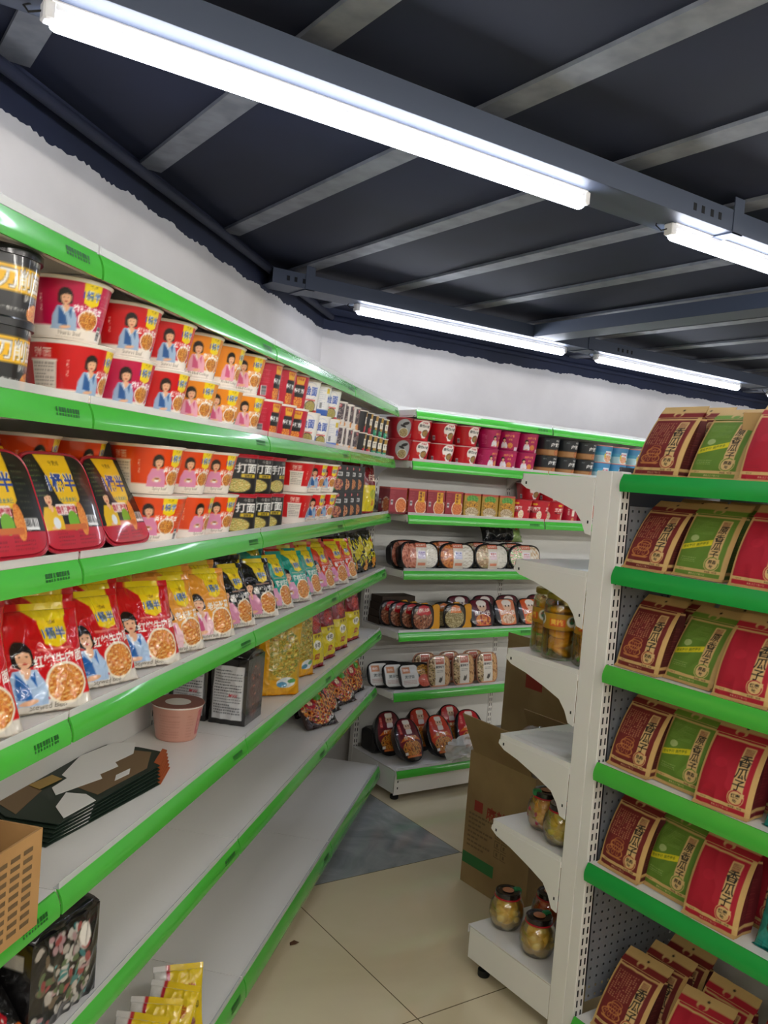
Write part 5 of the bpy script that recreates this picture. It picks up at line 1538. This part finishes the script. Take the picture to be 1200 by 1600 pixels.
# ================================================================== left wall, lowest shelf
zt = ZS[5]+.0006
MP2 = multipack(A_DOTF, A_DOTS, .175, .165, .135, 6, 'black multipack with pale spotted front, standing by the crisp bags')
put(MP2, LP(1.372, -.835, zt), RL+math.radians(-8))
G_CH = bag(B_CHIP, .16, .19, .06, name='crisp_bag', cat='crisp bag', seed=81, back='1a1512'); G_CH2 = bag(B_CHIP2, .16, .18, .06, name='crisp_bag', cat='crisp bag', seed=82, back='1a1512')
put(G_CH, LP(1.165, -.885, zt+.004), RL+math.radians(-20), math.radians(20), label='black crisp bag with orange crisps printed on it, at lower shelf end')
put(G_CH2, LP(1.20, -.785, zt+.004), RL+math.radians(-10), math.radians(42), label='black crisp bag with white and red lettering, in front of spotted pack')
put(G_CH, LP(1.02, -.80, zt+.004), RL, math.radians(25), label='black crisp bag cut off by the picture edge, lower shelf')
G_SN = [bag(B_SNK, .185, .165, .05, name='snack_bag', cat='snack bag', seed=i+91, back='2a1612', wr=.005) for i in range(2)]
for i, (pr, s, k, tl, rz, dz, lab) in enumerate([(G_SN[0], 3.22, -.80, 40, -26, 0, 'crinkled red and yellow snack bag, nearest of the corner heap'), (G_SN[1], 3.40, -.82, 30, -14, .0, 'crinkled red and yellow snack bag, second of the corner heap'),
      (G_SN[0], 3.58, -.80, 26, -18, .0, 'crinkled red and yellow snack bag, third of the corner heap'), (G_SN[1], 3.78, -.80, 18, -12, 0, 'crinkled red and yellow snack bag at the end of lowest shelf'),
      (G_SN[1], 3.32, -.90, 30, -8, .01, 'crinkled snack bag lying at the back of the corner heap'), (G_SN[0], 3.66, -.90, 16, 0, .0, 'crinkled snack bag upright at the back of the corner heap')]):
    put(pr, LP(s, k, zt+.005+dz), RL+math.radians(rz), math.radians(tl), label=lab, group='snack bags heaped on the lowest left-wall shelf')
zt = .148+.0006
G_PK = bag(B_PKT, .120, .125, .032, name='snack_packet', cat='snack packet', seed=99, back='cfcfca')
for i, (s, k, tl, rz) in enumerate([(1.56, -.80, 25, -75), (1.625, -.785, 30, -80), (1.69, -.79, 32, -84), (1.755, -.78, 35, -78), (1.82, -.775, 36, -86), (1.90, -.77, 28, -60)]):
    put(G_PK, LP(s, k, zt+.002), RL+math.radians(rz), math.radians(tl), label=f'yellow and red snack packet on the bottom deck, {ORD[i]} from near end', group='snack packets filed on the bottom deck')

# ================================================================== back wall
T_RED = cup(A_TUB, .056, .072, .096, lid=FOIL, rim='d8b8b0'); T_GRY = cup(A_TUBG, .052, .066, .096, lid=FOIL, rim='8a2a30'); T_PNK = cup(A_PINK, .052, .063, .096, lid=mat('pink_lid', 'a01c50', .4), rim='a82a58')
T_BLK = cup(A_BLK, .058, .068, .092, lid=BLKPL, rim='2a2c2e'); T_BLU = cup(A_BLUE, .052, .060, .090, lid=LIDW, rim='c8706a', p=2.6)
zt = 1.583+.0004
def bw(X, dY=0.07): return (X, YF+dY, zt)
gb = 'tubs on the upper back-wall shelf'
Rb = 'on upper back-wall shelf'
bot = [(T_GRY, 2.245, 'dark red tub with grey face', 20), (T_RED, 2.395, 'red tub with white label', 22), (T_RED, 2.545, 'red tub with white label', 18), (T_RED, 2.692, 'red tub with white label', 12), (T_PNK, 2.832, 'pink tub with cook', 8), (T_PNK, 2.962, 'pink tub showing its side', 75), (T_PNK, 3.092, 'pink tub showing its side', 60),
       (T_BLK, 3.240, 'black and brown tub', 22), (T_BLK, 3.380, 'black and brown tub', 12), (T_BLK, 3.520, 'black and brown tub', 16), (T_BLU, 3.655, 'sky blue tub', 5), (T_BLU, 3.785, 'sky blue tub', 10), (T_BLU, 3.915, 'sky blue tub', 0)]
for t in (0, 1):
    for i, (pr, X, dsc, r) in enumerate(bot):
        if X < 2.3: X += .065
        hh = (.0985 if i < 7 else (.0945 if i < 10 else .0925))*t
        if t and i == 5: r = 90
        if t and i == 4: r = 0
        put(pr, (X+(.012 if i else -.0)+(.01*t if i > 3 else .0), YF+.078, zt+hh), math.radians(-r*.6), label=f'{dsc}, {"top" if t else "bottom"} tier, {ORD[i]} from the corner {Rb}', group=gb)
zt = 1.332+.0004
BM = carton(A_MAR, None, .104, .122, .09, res=.0022); BM0 = carton(A_MAR0, None, .096, .122, .09, res=.0022); BGN = carton(A_GRN, None, .104, .118, .09, res=.0022)
CS = cup(A_SES, .049, .061, .106, lid=FOIL, rim='b02038', p=4); CN = cup(A_SESN, .046, .054, .098, lid=FOIL, rim='b02038', p=3)
mids = [(BM0, 2.290, 'dark maroon noodle box'), (BM, 2.402, 'maroon noodle box with yellow panel'), (BM, 2.512, 'maroon noodle box with yellow panel'), (BM, 2.622, 'maroon noodle box with yellow panel'), (BGN, 2.736, 'gold and green noodle box'), (BGN, 2.850, 'gold and green noodle box'), (BGN, 2.964, 'gold and green noodle box'),
        (CS, 3.088, 'red square cup with white lettering'), (CS, 3.214, 'red square cup with white lettering'), (CS, 3.338, 'red square cup with bowl picture'), (CN, 3.452, 'slim crimson cup'), (CN, 3.566, 'slim crimson cup'), (C_HOT, 3.70, 'orange cup')]
for i, (pr, X, dsc) in enumerate(mids):
    rr = 0 if pr not in (CS, CN, C_HOT) else math.radians([0, 0, 0, 0, 0, 0, 0, -2, 0, 38, 12, 2, 30][i])
    put(pr, (X, YF+.062+(.01 if i > 6 else 0), zt), rr, label=f'{dsc}, {ORD[i]} from the corner on middle back-wall shelf', group='boxes and cups on the middle back-wall shelf')
for i, (pr, X, dsc) in enumerate([(T_RED, 3.28, 'dark red tub'), (T_RED, 3.43, 'red tub'), (T_GRY, 3.57, 'dark tub')]):
    put(pr, (X, YF+.205, zt), math.radians(-20), label=f'{dsc} standing behind the crimson cups, lower one, {ORD[i]} along', group='tubs behind the crimson cups')
    put(pr, (X, YF+.205, zt+.0985), math.radians(-20), label=f'{dsc} showing above the crimson cups, {ORD[i]} along, under a white bracket', group='tubs behind the crimson cups')
zt = 1.070+.0006
TM = [meal_tray(A_MEAL[i], .205, .125, 3.6, .04, .012, wr=.001) for i in range(4)]
for i, X in enumerate((2.452, 2.676, 2.900, 3.128)):
    put(TM[i], (X, YF+.018, zt+.0005), 0, math.radians(10), label=f'{["ready meal tray with purple label", "ready meal tray with blue label", "ready meal tray with green vegetables and red label", "ready meal tray of red meat, beside white bracket"][i]} on back wall', group='ready meal trays on the fourth back-wall shelf')
    put(TM[i], (X-.02, YF+.105, zt+.0005), 0, math.radians(8), label=f'ready meal tray standing directly behind the front one, {ORD[i]} from corner', group='ready meal trays on the fourth back-wall shelf')
for i, X in enumerate((2.372, 2.375)):
    put(TM[0], (X+.02+.02*i, YF+.09-.05*i, zt+.001), math.radians(30), math.radians(8), label=['dark ready meal tray turned edge-on beside the corner', 'dark ready meal tray turned edge-on, next to purple labelled tray'][i], group='ready meal trays on the fourth back-wall shelf')
# black bag lying on the trays
a = A_BB0 = Art(28, 11, '15171a', .2); a.rect(19, 0, 8.4, 11, '7f9a5a'); a.ell(23, 8.5, 1.2, 1.1, 'b8442a'); a.lines(20, 2, 6, 4, 5, '5a7a3a', .5, .3); a.rect(1.5, 3, 1.2, 4, 'd8d8d8', al=.4); a.final()
LB = bag(A_BB0, .28, .085, .085, name='snack_pouch', cat='snack pouch', seed=55, back='15171a', wr=.006, top_seal=.0, bot_seal=0, mtl=FILM)
SOFT.discard(LB.name)
put(LB, (3.045, YF+.115, zt+.139), 0, math.radians(25), label='black pouch with pale green end lying across the meal trays')
zt = .778+.0006
HP = [meal_tray(A_HPR, .130, .115, 3.2, .03, .01, wr=.001), meal_tray(A_HPY, .130, .115, 3.2, .03, .01, wr=.001)]
YCARD = mat('yellow_sleeve', 'd8960f', .45)
def sleeve_panel(root):
    b = MB(); b.prism([(.052, .003), (.108, .003), (.108, .112), (.098, .122), (.075, .120), (.064, .112)], .0, .012, M=Matrix(((1, 0, 0, 0), (0, 0, -1, .012), (0, 1, 0, 0), (0, 0, 0, 1))))
    return b.build('yellow_sleeve', YCARD, root)
for h_ in HP: sleeve_panel(h_)
g5 = 'ready meals on the fifth back-wall shelf'
for i, (pr, X, Y, lab) in enumerate([(HP[0], 2.505, .030, 'red fan-label hotpot tray with yellow sleeve, front one'), (HP[0], 2.470, .075, 'red fan-label hotpot tray behind the front one'), (HP[0], 2.435, .120, 'red fan-label hotpot tray, third from front'), (HP[0], 2.41, .165, 'red fan-label hotpot tray, rearmost'),
      (HP[1], 2.700, .030, 'orange-label hotpot tray with pale food and yellow sleeve'), (HP[1], 2.67, .085, 'orange-label hotpot tray behind the pale one')]):
    put(pr, (X, YF+Y, zt+.0005), math.radians(4 if i < 4 else 0), math.radians(6), label=lab, group=g5)
ST_ = [meal_tray(A_SELF[i], .155, .135, 3.6, .045, .008) for i in range(3)]
for i, (j, X) in enumerate(((0, 2.880), (1, 3.050), (2, 3.215))):
    put(ST_[j], (X, YF+.02, zt+.006), 0, math.radians(24), label=['maroon self-heating meal tray with cook picture, front row', 'pale pink self-heating meal tray with cook picture, front row', 'orange self-heating meal tray with cook picture, beside jars'][i], group=g5)
    put(ST_[0], (X-.05, YF+.14, zt+.003), 0, math.radians(18), label=f'dark self-heating meal tray in the rear row, {ORD[i]} along fifth shelf', group=g5)
put(ST_[0], (3.385, YF+.14, zt+.003), 0, math.radians(18), label='dark self-heating meal tray in the rear row, partly behind the jars', group=g5)
# dark boxes filling the corner
DKB = mat('dark_brown_box', '3a2c22', .6)
for i in range(4):
    b = MB(); b.bevel_box(-.1, .1, -.05, .05, 0, .034, .002); o = b.build('flat_meal_box', DKB); tag(o, f'dark brown flat meal box in the corner pile, {["bottom", "second", "third", "top"][i]} one', 'meal box', 'flat boxes piled in the corner of the fifth back-wall shelf')
    o.location = (2.46+.004*i, YF+.250, zt+.0002+i*.0345)
zt = .492+.0006
WT = meal_tray(A_WTR, .195, .120, 3.4, .04, .008); MX = meal_tray(A_MBX, .130, .148, 4.0, .035, .006, shell=mat('peach_sleeve', 'c08a70', .5))
for i, (X, Y, rz) in enumerate([(2.330, .085, -6), (2.390, .045, -4), (2.462, .018, 0)]):
    put(WT, (X+.035, YF+Y, zt+.002), math.radians(rz), math.radians(24), label=f'white labelled rice meal tray, {["rear one by the corner", "middle of the three", "front one showing orange food"][i]}', group='meal trays on the sixth back-wall shelf')
for i, X in enumerate((2.628, 2.782, 2.936)):
    put(MX, (X, YF+.020, zt+.0005), 0, math.radians(10), label=f'tall meal tray with white centre label, front row, {["beside the white labelled trays", "middle one with rooster print", "beside the big cardboard box"][i]}', group='meal trays on the sixth back-wall shelf')
    put(MX, (X-.045, YF+.085, zt+.0005), 0, math.radians(8), label=f'tall meal tray with white centre label, rear row, {ORD[i]} from the corner', group='meal trays on the sixth back-wall shelf')
zt = .145+.0006
OV = [meal_tray(A_OV[i], .150, .205, 2.4, .06, .012) for i in range(3)]
for i, (j, X, rz) in enumerate(((0, 2.475, 6), (1, 2.665, 4), (2, 2.86, -12))):
    put(OV[j], (X, 3.235+(0 if i < 2 else .03), zt+.013), math.radians(rz), math.radians(32), label=['oval maroon hotpot tray with cook picture on bottom shelf', 'oval orange hotpot tray with cook picture on bottom shelf', 'oval red hotpot tray, partly under the plastic bag'][i], group='oval hotpot trays on the bottom back-wall shelf')
    put(OV[j if i < 2 else 2], (X-.045, 3.37, zt+.006), math.radians(0), math.radians(20), label=f'oval hotpot tray leaning in the rear row of the bottom shelf, {ORD[i]} from corner', group='oval hotpot trays on the bottom back-wall shelf')
for i in range(2):
    b = MB(); b.bevel_box(-.07, .07, -.06, .06, 0, .11, .012); o = b.build('meal_box', mat('black_meal_box', '1c1a19', .4)); tag(o, ['dark meal box low in the corner of the bottom shelf', 'dark meal box behind the oval trays near the corner'][i], 'meal box')
    o.location = ((2.43, 3.49), (2.62, 3.50))[i]+(zt,)
# limp clear plastic bag in front of the trays
PLB = mat('thin_plastic_bag', 'e4e4e0', .25, alpha=.72, coat=.4, bump=(25, .8, .01))
n = 60; u = np.linspace(-1, 1, n+1); U, Vv = np.meshgrid(u, u); m_ = np.maximum(np.abs(U), np.abs(Vv))+1e-9; r_n = m_/np.hypot(U, Vv+1e-12).clip(1e-9)
Xp = U*r_n*.125; Zp = Vv*r_n*.068; q = 1+.16*waves(U*4, Vv*4, 3, 1.2)
Yp = -.05*(1-m_**2)*q-.012*ridged(U*6, Vv*6, 5, 1.1)
V_ = np.stack([Xp*q, Yp, (Zp*q+.07+.015*U).clip(.002, 1)], -1).reshape(-1, 3)
pb = np_mesh('plastic_bag', V_, grid_faces(n, n), None, PLB); pb.location = (2.745, 3.19, .147); pb.rotation_euler = (0, 0, math.radians(-8))
tag(pb, 'crumpled translucent plastic bag lying before the oval trays', 'plastic bag')

# ================================================================== jars on the white island shelves
GLASS = thin_glass('jar_glass')
SYR_Y = thin_glass('peach_syrup', 'fcf4d4', .02); SYR_P = thin_glass('pear_syrup', 'fff4d4', .02); SYR_O = thin_glass('orange_syrup', 'f8d8b0', .02)
def fruit_mat(c1, c2, nm):
    m = mat(nm, c1, .35, coat=.3); noise_color(m, c1, c2, 30); return m
PEACH = fruit_mat('dc9c14', 'f0bc2c', 'yellow_peach'); PEAR = fruit_mat('f0cf6c', 'f8e298', 'pale_pear'); MIX = fruit_mat('e8a43c', 'f0c068', 'mixed_fruit'); ORG = fruit_mat('dc5a14', 'ec7c2c', 'orange_fruit')
GOLDL = mat('gold_lid', '9a8a3a', .3, metal=.7); DARKL = mat('dark_lid', '1c1614', .25, coat=.5); REDR = mat('red_ribbon', 'b01c24', .4); GRNT = mat('green_tie', '1f7a44', .4)
PINKF = mat('pink_cherry', 'c83a5a', .3)
def ellipsoid(b, c, rx, ry, rz, seed=0, n=14, mi=0):
    r = random.Random(seed); M = Matrix.Rotation(r.uniform(0, 3), 3, 'Z') @ Matrix.Rotation(r.uniform(-.6, .6), 3, 'X')
    rings = []
    for i in range(1, n):
        t = math.pi*i/n; ring = []
        for j in range(n*2):
            p_ = 2*math.pi*j/(n*2); v = M @ Vector((rx*math.sin(t)*math.cos(p_), ry*math.sin(t)*math.sin(p_), rz*math.cos(t)))
            ring.append((v.x+c[0], v.y+c[1], v.z+c[2]))
        rings.append(ring)
    b.loft(rings, mi, True)
def glass_body(prof, root, t=.0022):
    b = MB(); n = 48
    inner = [(max(r-t, .001), z+(t if i == 0 else 0)) for i, (r, z) in enumerate(prof)]
    full = prof+inner[::-1]
    b.lathe(full, n)
    return b.build('glass', GLASS, root, smooth=True)
A_JL = Art(30, 5, 'b58a20', .2)
for x0 in range(0, 30, 10):
    A_JL.rect(x0, 0, 10, 5, 'a87c1c'); A_JL.rect(x0+.5, 1.2, 4.6, 2.2, 'c8501c'); A_JL.text('黄桃', x0+2.6, 2.4, 1.7, 'e8c04a', bold=.05); A_JL.ell(x0+7.2, 2.8, 1.7, 1.7, 'd8d4c8'); A_JL.ell(x0+7.2, 3.0, 1.0, 1.1, '2f6a4a'); A_JL.text('罐头', x0+7.2, 3.2, .9, 'c02a24', bold=.03)
A_JL.final()
def tall_jar(full=True, seed=1):
    root = empty('fruit_jar')
    R = .0475
    glass_body([(.040, 0), (.046, .004), (R, .012), (R, .150), (.044, .163), (.0385, .170), (.0385, .176)], root)
    b = MB(); b.lathe([(.0415, .172), (.0425, .175), (.0425, .186), (.040, .189), (.030, .1885), (.001, .188)], 40); b.build('lid', GOLDL, root, angle=35)
    b = MB(); r = random.Random(seed)
    zb = .010 if full else .045
    for i in range(8 if full else 6):
        zc_ = zb+.014+i*.0165
        a_ = r.uniform(0, 6.28)
        ellipsoid(b, (.005*math.cos(a_), .005*math.sin(a_), zc_), .0385, .037, .0125, seed*20+i)
    b.build('peach_halves', PEACH, root, smooth=True)
    b = MB(); b.lathe([(.036, .005), (.0435, .012), (.0440, .150), (.040, .160), (.001, .161)], 36); b.build('syrup', SYR_Y, root, smooth=True)
    wrap('label_band', A_JL, R+.0004, R+.0004, .044, parent=root, z0=.088, repeat=1, bead=False, rim='a87c1c', mtl=GLOSS)
    return tag(root, 'x', 'fruit jar')
TJ = [tall_jar(True, 2), tall_jar(False, 3)]
zt = 1.022+.0005
put(TJ[1], (1.862, 1.842, zt), .6, label='tall jar of yellow peaches with clear syrup at the bottom')
put(TJ[0], (1.820, 1.752, zt), -.5, label='tall jar of yellow peaches, middle of the front ones')
put(TJ[0], (1.845, 1.655, zt), 1.4, label='tall jar of yellow peaches beside the slotted post')
put(TJ[1], (1.945, 1.75, zt), 2.4, label='tall jar of yellow peaches standing behind the front jars')
def round_jar(fm, syr=None, seed=1, tie=True, cherries=False):
    root = empty('fruit_jar')
    glass_body([(.036, 0), (.044, .003), (.054, .018), (.0595, .042), (.0595, .060), (.055, .082), (.045, .098), (.0395, .103), (.0395, .108)], root)
    b = MB(); b.lathe([(.042, .103), (.0435, .105), (.0435, .117), (.041, .120), (.033, .1195), (.031, .1175), (.001, .117)], 40); b.build('lid', DARKL, root, angle=35)
    b = MB(); r = random.Random(seed)
    for lay, (zz, rad, cnt) in enumerate(((.024, .024, 4), (.046, .032, 6), (.062, .030, 5), (.080, .022, 4), (.05, 0, 1))):
        for i in range(cnt):
            a_ = 2*math.pi*i/cnt+lay
            ellipsoid(b, (rad*math.cos(a_), rad*math.sin(a_), zz),   .028, .026, .022, seed*30+lay*6+i, 10)
    b.build('fruit_pieces', fm, root, smooth=True)
    b = MB(); b.lathe([(.033, .004), (.050, .018), (.0560, .042), (.0560, .060), (.051, .080), (.042, .094), (.001, .095)], 36); b.build('syrup', syr, root, smooth=True)
    if cherries:
        c = MB()
        for i, (x, y, z) in enumerate(((-.050, -.012, .062), (-.048, .016, .035), (-.035, -.034, .05), (-.03, -.036, .028))): ellipsoid(c, (x, y, z), .0085, .0085, .0085, i, 8)
        c.build('cherries', PINKF, root, smooth=True)
    b = MB(); b.lathe([(.0405, .099), (.0450, .0995), (.0455, .103), (.0415, .104)], 40); b.build('red_ribbon', REDR, root, smooth=True)
    b = MB(); b.bevel_box(-.048, -.020, -.022, .0, .104, .124, .004); 
    b.build('green_tag', GRNT, root)
    b = MB(); b.lathe([(.020, .1201), (.019, .1206), (.001, .1208)], 20); b.build('lid_sticker', mat('orange_sticker', 'b8744a', .4), root)
    return tag(root, 'x', 'fruit jar')
RJ_P, RJ_M, RJ_O = round_jar(PEAR, SYR_P, seed=1), round_jar(MIX, SYR_Y, seed=2, cherries=True), round_jar(ORG, SYR_O, seed=3)
RJ_Y = round_jar(fruit_mat('eccc44', 'c8c458', 'yellow_green_fruit'), SYR_P, seed=4)
zt = .502+.0005
put(RJ_M, scale=(.9, .9, .95), loc=(1.868, 1.790, zt), rz=-.6, label='round jar of mixed fruit with pink cherries, middle shelf of island')
put(RJ_Y, scale=(.9, .9, .95), loc=(1.835, 1.690, zt), rz=2.2, label='round jar of yellow-green fruit half hidden by the white post')
zt = .143+.0005
put(RJ_P, scale=(.9, .9, .95), loc=(1.868, 1.915, zt), rz=2.6, label='round jar of pale pears on the bottom deck, near its outer corner')
put(RJ_P, scale=(.9, .9, .95), loc=(1.848, 1.757, zt), rz=2.9, label='round jar of pale pears on the bottom deck, beside the white post')
put(RJ_O, scale=(.9, .9, .95), loc=(1.985, 1.852, zt), rz=2.0, label='round jar of orange fruit behind the two pear jars')
# loose plastic sheet and clear packaging on the bare shelf
b = MB(); N_ = 24
pts = [[(0.02+.24*i/N_, .03+.22*j/N_, .7640+.0012+.0006*math.sin(i*.8+j*.5)) for i in range(N_+1)] for j in range(N_+1)]
for j in range(N_):
    for i in range(N_):
        if (i+j) < N_*1.6: b.quad([pts[j][i], pts[j][i+1], pts[j+1][i+1], pts[j+1][i]])
o = b.build('plastic_sheet', mat('white_sheet', 'e9e9e6', .3, alpha=.75)); o.location = (GX, 1.62, 0); tag(o, 'flat white plastic sheet on the bare island shelf', 'plastic sheet')

# ================================================================== big cardboard boxes in the aisle
BKB = mat('brown_cardboard', '8c7350', .8); noise_color(BKB, '866c48', '9c8259', 4); 
bx, _ = open_box('cardboard_box', .30, .34, .50, BKB, BKB, 'large open brown cardboard box on the floor between the shelves',
   flaps=[((-.15, -.15), .30, .17, 64, '-x', 'f'), ((.13, -.17), .26, .15, 106, '-y', 'f'), ((.15, .15), .3, .15, 112, '+x', 'f')])
bx.location = (2.292, 2.288, .0005)
bx.rotation_euler = (0, 0, math.radians(2))
# printing on the -X face
def face_text(txt, size, cx, cy, m, root, name, bold=0.03, vert=False):
    """flat lettering; local x along -Y of world, up along z, on plane x = -.151"""
    b = MB()
    chars = list(txt) if vert else [txt]
    for i, ch in enumerate(chars):
        V, T = glyph_tris(ch, bold)
        if not len(V): continue
        k = size/.93; oy = cy+(len(chars)-1)/2*size*1.1-i*size*1.1 if vert else cy
        n0 = len(b.v)
        b.v += [(-.1506, -(float(x)*k+cx), float(y)*k+oy) for x, y in V]
        for t in T:
            b.f.append(tuple(int(q)+n0 for q in t)); b.mi.append(0)
    return b.build(name, m, root)
b = MB(); b.quad([(-.1503, .168, .075), (-.1503, -.0, .075), (-.1503, -.0, .118), (-.1503, .168, .118)]); b.build('green_band', GRNINK, bx)
face_text('麻辣烫', .05, .02, .30, REDINK, bx, 'red_lettering')
b = MB(); b.quad([(-.1503, .125, .285), (-.1503, .080, .285), (-.1503, .080, .325), (-.1503, .125, .325)]); b.build('red_logo', REDINK, bx)
b = MB(); r_ = random.Random(3)
for i in range(8):
    y = .15; zz = .265-i*.017
    while y > .03+.03*(i % 3):
        L = r_.uniform(.008, .02); b.quad([(-.1503, y, zz), (-.1503, y-L, zz), (-.1503, y-L, zz+.007), (-.1503, y, zz+.007)]); y -= L+.004
for i in range(2):
    for j in range(3):
        y0 = .005-i*.034; z0_ = .155+j*.034
        b.quad([(-.1503, y0, z0_), (-.1503, y0-.028, z0_), (-.1503, y0-.028, z0_+.003), (-.1503, y0, z0_+.003)]); b.quad([(-.1503, y0, z0_+.025), (-.1503, y0-.028, z0_+.025), (-.1503, y0-.028, z0_+.028), (-.1503, y0, z0_+.028)])
        b.quad([(-.1503, y0, z0_), (-.1503, y0-.003, z0_), (-.1503, y0-.003, z0_+.028), (-.1503, y0, z0_+.028)]); b.quad([(-.1503, y0-.010, z0_+.007), (-.1503, y0-.019, z0_+.007), (-.1503, y0-.019, z0_+.02), (-.1503, y0-.010, z0_+.02)])
b.build('printed_symbols', INK, bx)
b2, _ = open_box('cardboard_box', .34, .46, .48, BKB, BKB, 'brown cardboard box standing on another box behind the jars',
   flaps=[((-.17, -.23), .46, .03, 90, '-x', 'f')])
b1_ = MB(); b1_.bevel_box(-.19, .19, -.24, .24, 0, .355, .002); lower = b1_.build('cardboard_box', BKB); tag(lower, 'closed brown cardboard box under the upper box, behind the open one', 'cardboard box'); lower.location = (2.76, 2.56, .0005)
b2.location = (2.76, 2.56, .3565)
face_o = MB(); face_o.quad([(-.1706, .10, .30), (-.1706, .0, .30), (-.1706, .0, .36), (-.1706, .10, .36)]); face_o.build('red_logo', REDINK, b2)
# clear film spilling from the open box
n = 50; u = np.linspace(-1, 1, n+1); U, Vv = np.meshgrid(u, u)
Zf = .15*(1-U**2)*(1-.5*Vv**2)+.03*ridged(U*5, Vv*5, 9, 1.3)+.02*waves(U*3, Vv*3, 4, 1.5)
V_ = np.stack([U*.13, Vv*.14, Zf], -1).reshape(-1, 3)
cf = np_mesh('plastic_film', V_, grid_faces(n, n), None, mat('clear_crumpled_film', 'f0f0f0', .08, alpha=.22, coat=1.0)); cf.location = (2.30, 2.25, .45)
tag(cf, 'crumpled clear film inside the large open cardboard box', 'plastic film')

# ================================================================== seed bags on the display
SB = {'m': [seed_bag(S_MAR, SS_MAR, SH_MAR, seed=1, bend=.5, w=.138), seed_bag(S_MAR, SS_MAR, SH_MAR, seed=5, bend=.1, w=.142)], 'g': [seed_bag(S_GRN, SS_GRN, SH_GRN, seed=2, bend=.4, d=.045, w=.145)], 'r': [seed_bag(S_RED, SS_RED, SH_RED, seed=3, bend=.3, w=.140, d=.07)]}
TEAB = pouch('seed_pouch', S_TEA, .150, .185, .045, seed=7, back='147066', top_seal=.02); tag(TEAB, 'x', 'seed pouch'); SOFT.add(TEAB.name)
NM = {'m': 'maroon seed bag with kraft label', 'g': 'green seed bag with yellow slash', 'r': 'red seed bag with kraft label'}
RN = ['top', 'second', 'third', 'fourth', 'fifth', 'bottom']
def sb_(kd, v, Y, zi, X=.052, tl=17, rz=0, lab=None, dz=0):
    z = zr[zi]+.001
    put(SB[kd][v], (GX+X, Y, z+dz+.0006), RR+math.radians(rz), math.radians(tl), label=lab or f'{NM[kd]}, front row of the {RN[zi]} display shelf', group='seed bags on the display stand')
rowsY = [[('m', 1, 1.452, 20, 3), ('g', 0, 1.296, 24, -2), ('r', 0, 1.135, 18, 0)], [('m', 0, 1.458, 24, 3), ('g', 0, 1.312, 22, 0), ('r', 0, 1.135, 18, -3)], [('m', 0, 1.452, 17, 3), ('g', 0, 1.310, 24, -4), ('r', 0, 1.150, 17, -2)],
         [('m', 0, 1.448, 18, 2), ('g', 0, 1.310, 14, -2), ('r', 0, 1.172, 17, 0)], [('m', 0, 1.447, 15, 2), ('g', 0, 1.318, 18, -3), ('r', 0, 1.172, 16, -2)], [('m', 0, 1.420, 30, 8), ('r', 0, 1.222, 32, 4), ('r', 0, 1.062, 34, 0)]]
for zi, row in enumerate(rowsY):
    for n_, (kd, v, Y, tl, rz) in enumerate(row):
        lab = None
        if zi == 5 and kd == 'r': lab = ['', 'red seed bag, nearer the maroon one, bottom display shelf front row', 'red seed bag cut by the frame, bottom display shelf front row'][n_]
        sb_(kd, v, Y, zi, tl=tl, rz=rz+(-5 if kd == 'm' else (4 if kd == 'r' else 0)), lab=lab, X={'m': .055, 'g': .066, 'r': .048}[kd])
for zi, kd, Y, X, tl in ((0, 'm', 1.42, .145, 12), (1, 'm', 1.43, .15, 14), (2, 'm', 1.42, .15, 10), (3, 'm', 1.42, .15, 10), (4, 'm', 1.42, .15, 10), (5, 'm', 1.40, .15, 22), (5, 'm', 1.39, .24, 14), (1, 'g', 1.28, .15, 14), (2, 'g', 1.27, .15, 12), (3, 'r', 1.10, .15, 12), (4, 'r', 1.12, .15, 12), (5, 'r', 1.22, .16, 22), (5, 'r', 1.05, .16, 20)):
    lab = f'{NM[kd].split(" with")[0]} behind the front row, {RN[zi]} display shelf'
    if zi == 5: lab = {('m', .15): 'maroon seed bag in second row of bottom display shelf', ('m', .24): 'maroon seed bag rearmost on bottom display shelf', ('r', .16): f'red seed bag in second row of bottom display shelf, {"nearer the post" if Y > 1.1 else "by the frame edge"}'}[(kd, X)]
    sb_(kd, 0, Y, zi, X=X, tl=tl, lab=lab)
for zi, Y in ((3, 1.005), (4, 1.000)):
    put(TEAB, (GX+.045, Y, zr[zi]+.002), RR+math.radians(-4), math.radians(16), label=f'teal seed pouch with dark oval print, {RN[zi]} display shelf', group='seed pouches on the display stand')
# kraft box on top and red packet at the bottom
b = MB(); b.bevel_box(-.09, .09, -.05, .05, 0, .17, .002); o = b.build('kraft_box', mat('kraft_box_card', 'c09a62', .7)); o.location = (GX+.19, 1.215, zr[0]+.0005); tag(o, 'plain kraft box behind the green bag on the display top', 'box')
RDP = pouch('snack_pouch', Art(14, 16, 'c8201a', .3).final(), .12, .15, .04, seed=8, back='a01814'); tag(RDP, 'bright red pouch at the frame edge of bottom display shelf', 'snack pouch')
RDP.location = (GX+.03, .985, zr[5]+.07); RDP.rotation_euler = (-.5, .2, RR)
# dried leaf on the floor
b = MB(); b.loft([[(-.018, -.006, .001), (.0, -.010, .003), (.018, -.002, .001), (.004, .009, .005), (-.012, .008, .002)], [(-.016, -.005, .0025), (.0, -.009, .0045), (.016, -.002, .0025), (.004, .008, .0065), (-.011, .007, .0035)]])
o = b.build('dried_leaf', mat('dry_leaf', '5a3a22', .8)); o.location = (1.36, 2.33, 0); tag(o, 'small brown dried leaf on the tiles beside the bottom deck', 'leaf')
drop_unused()
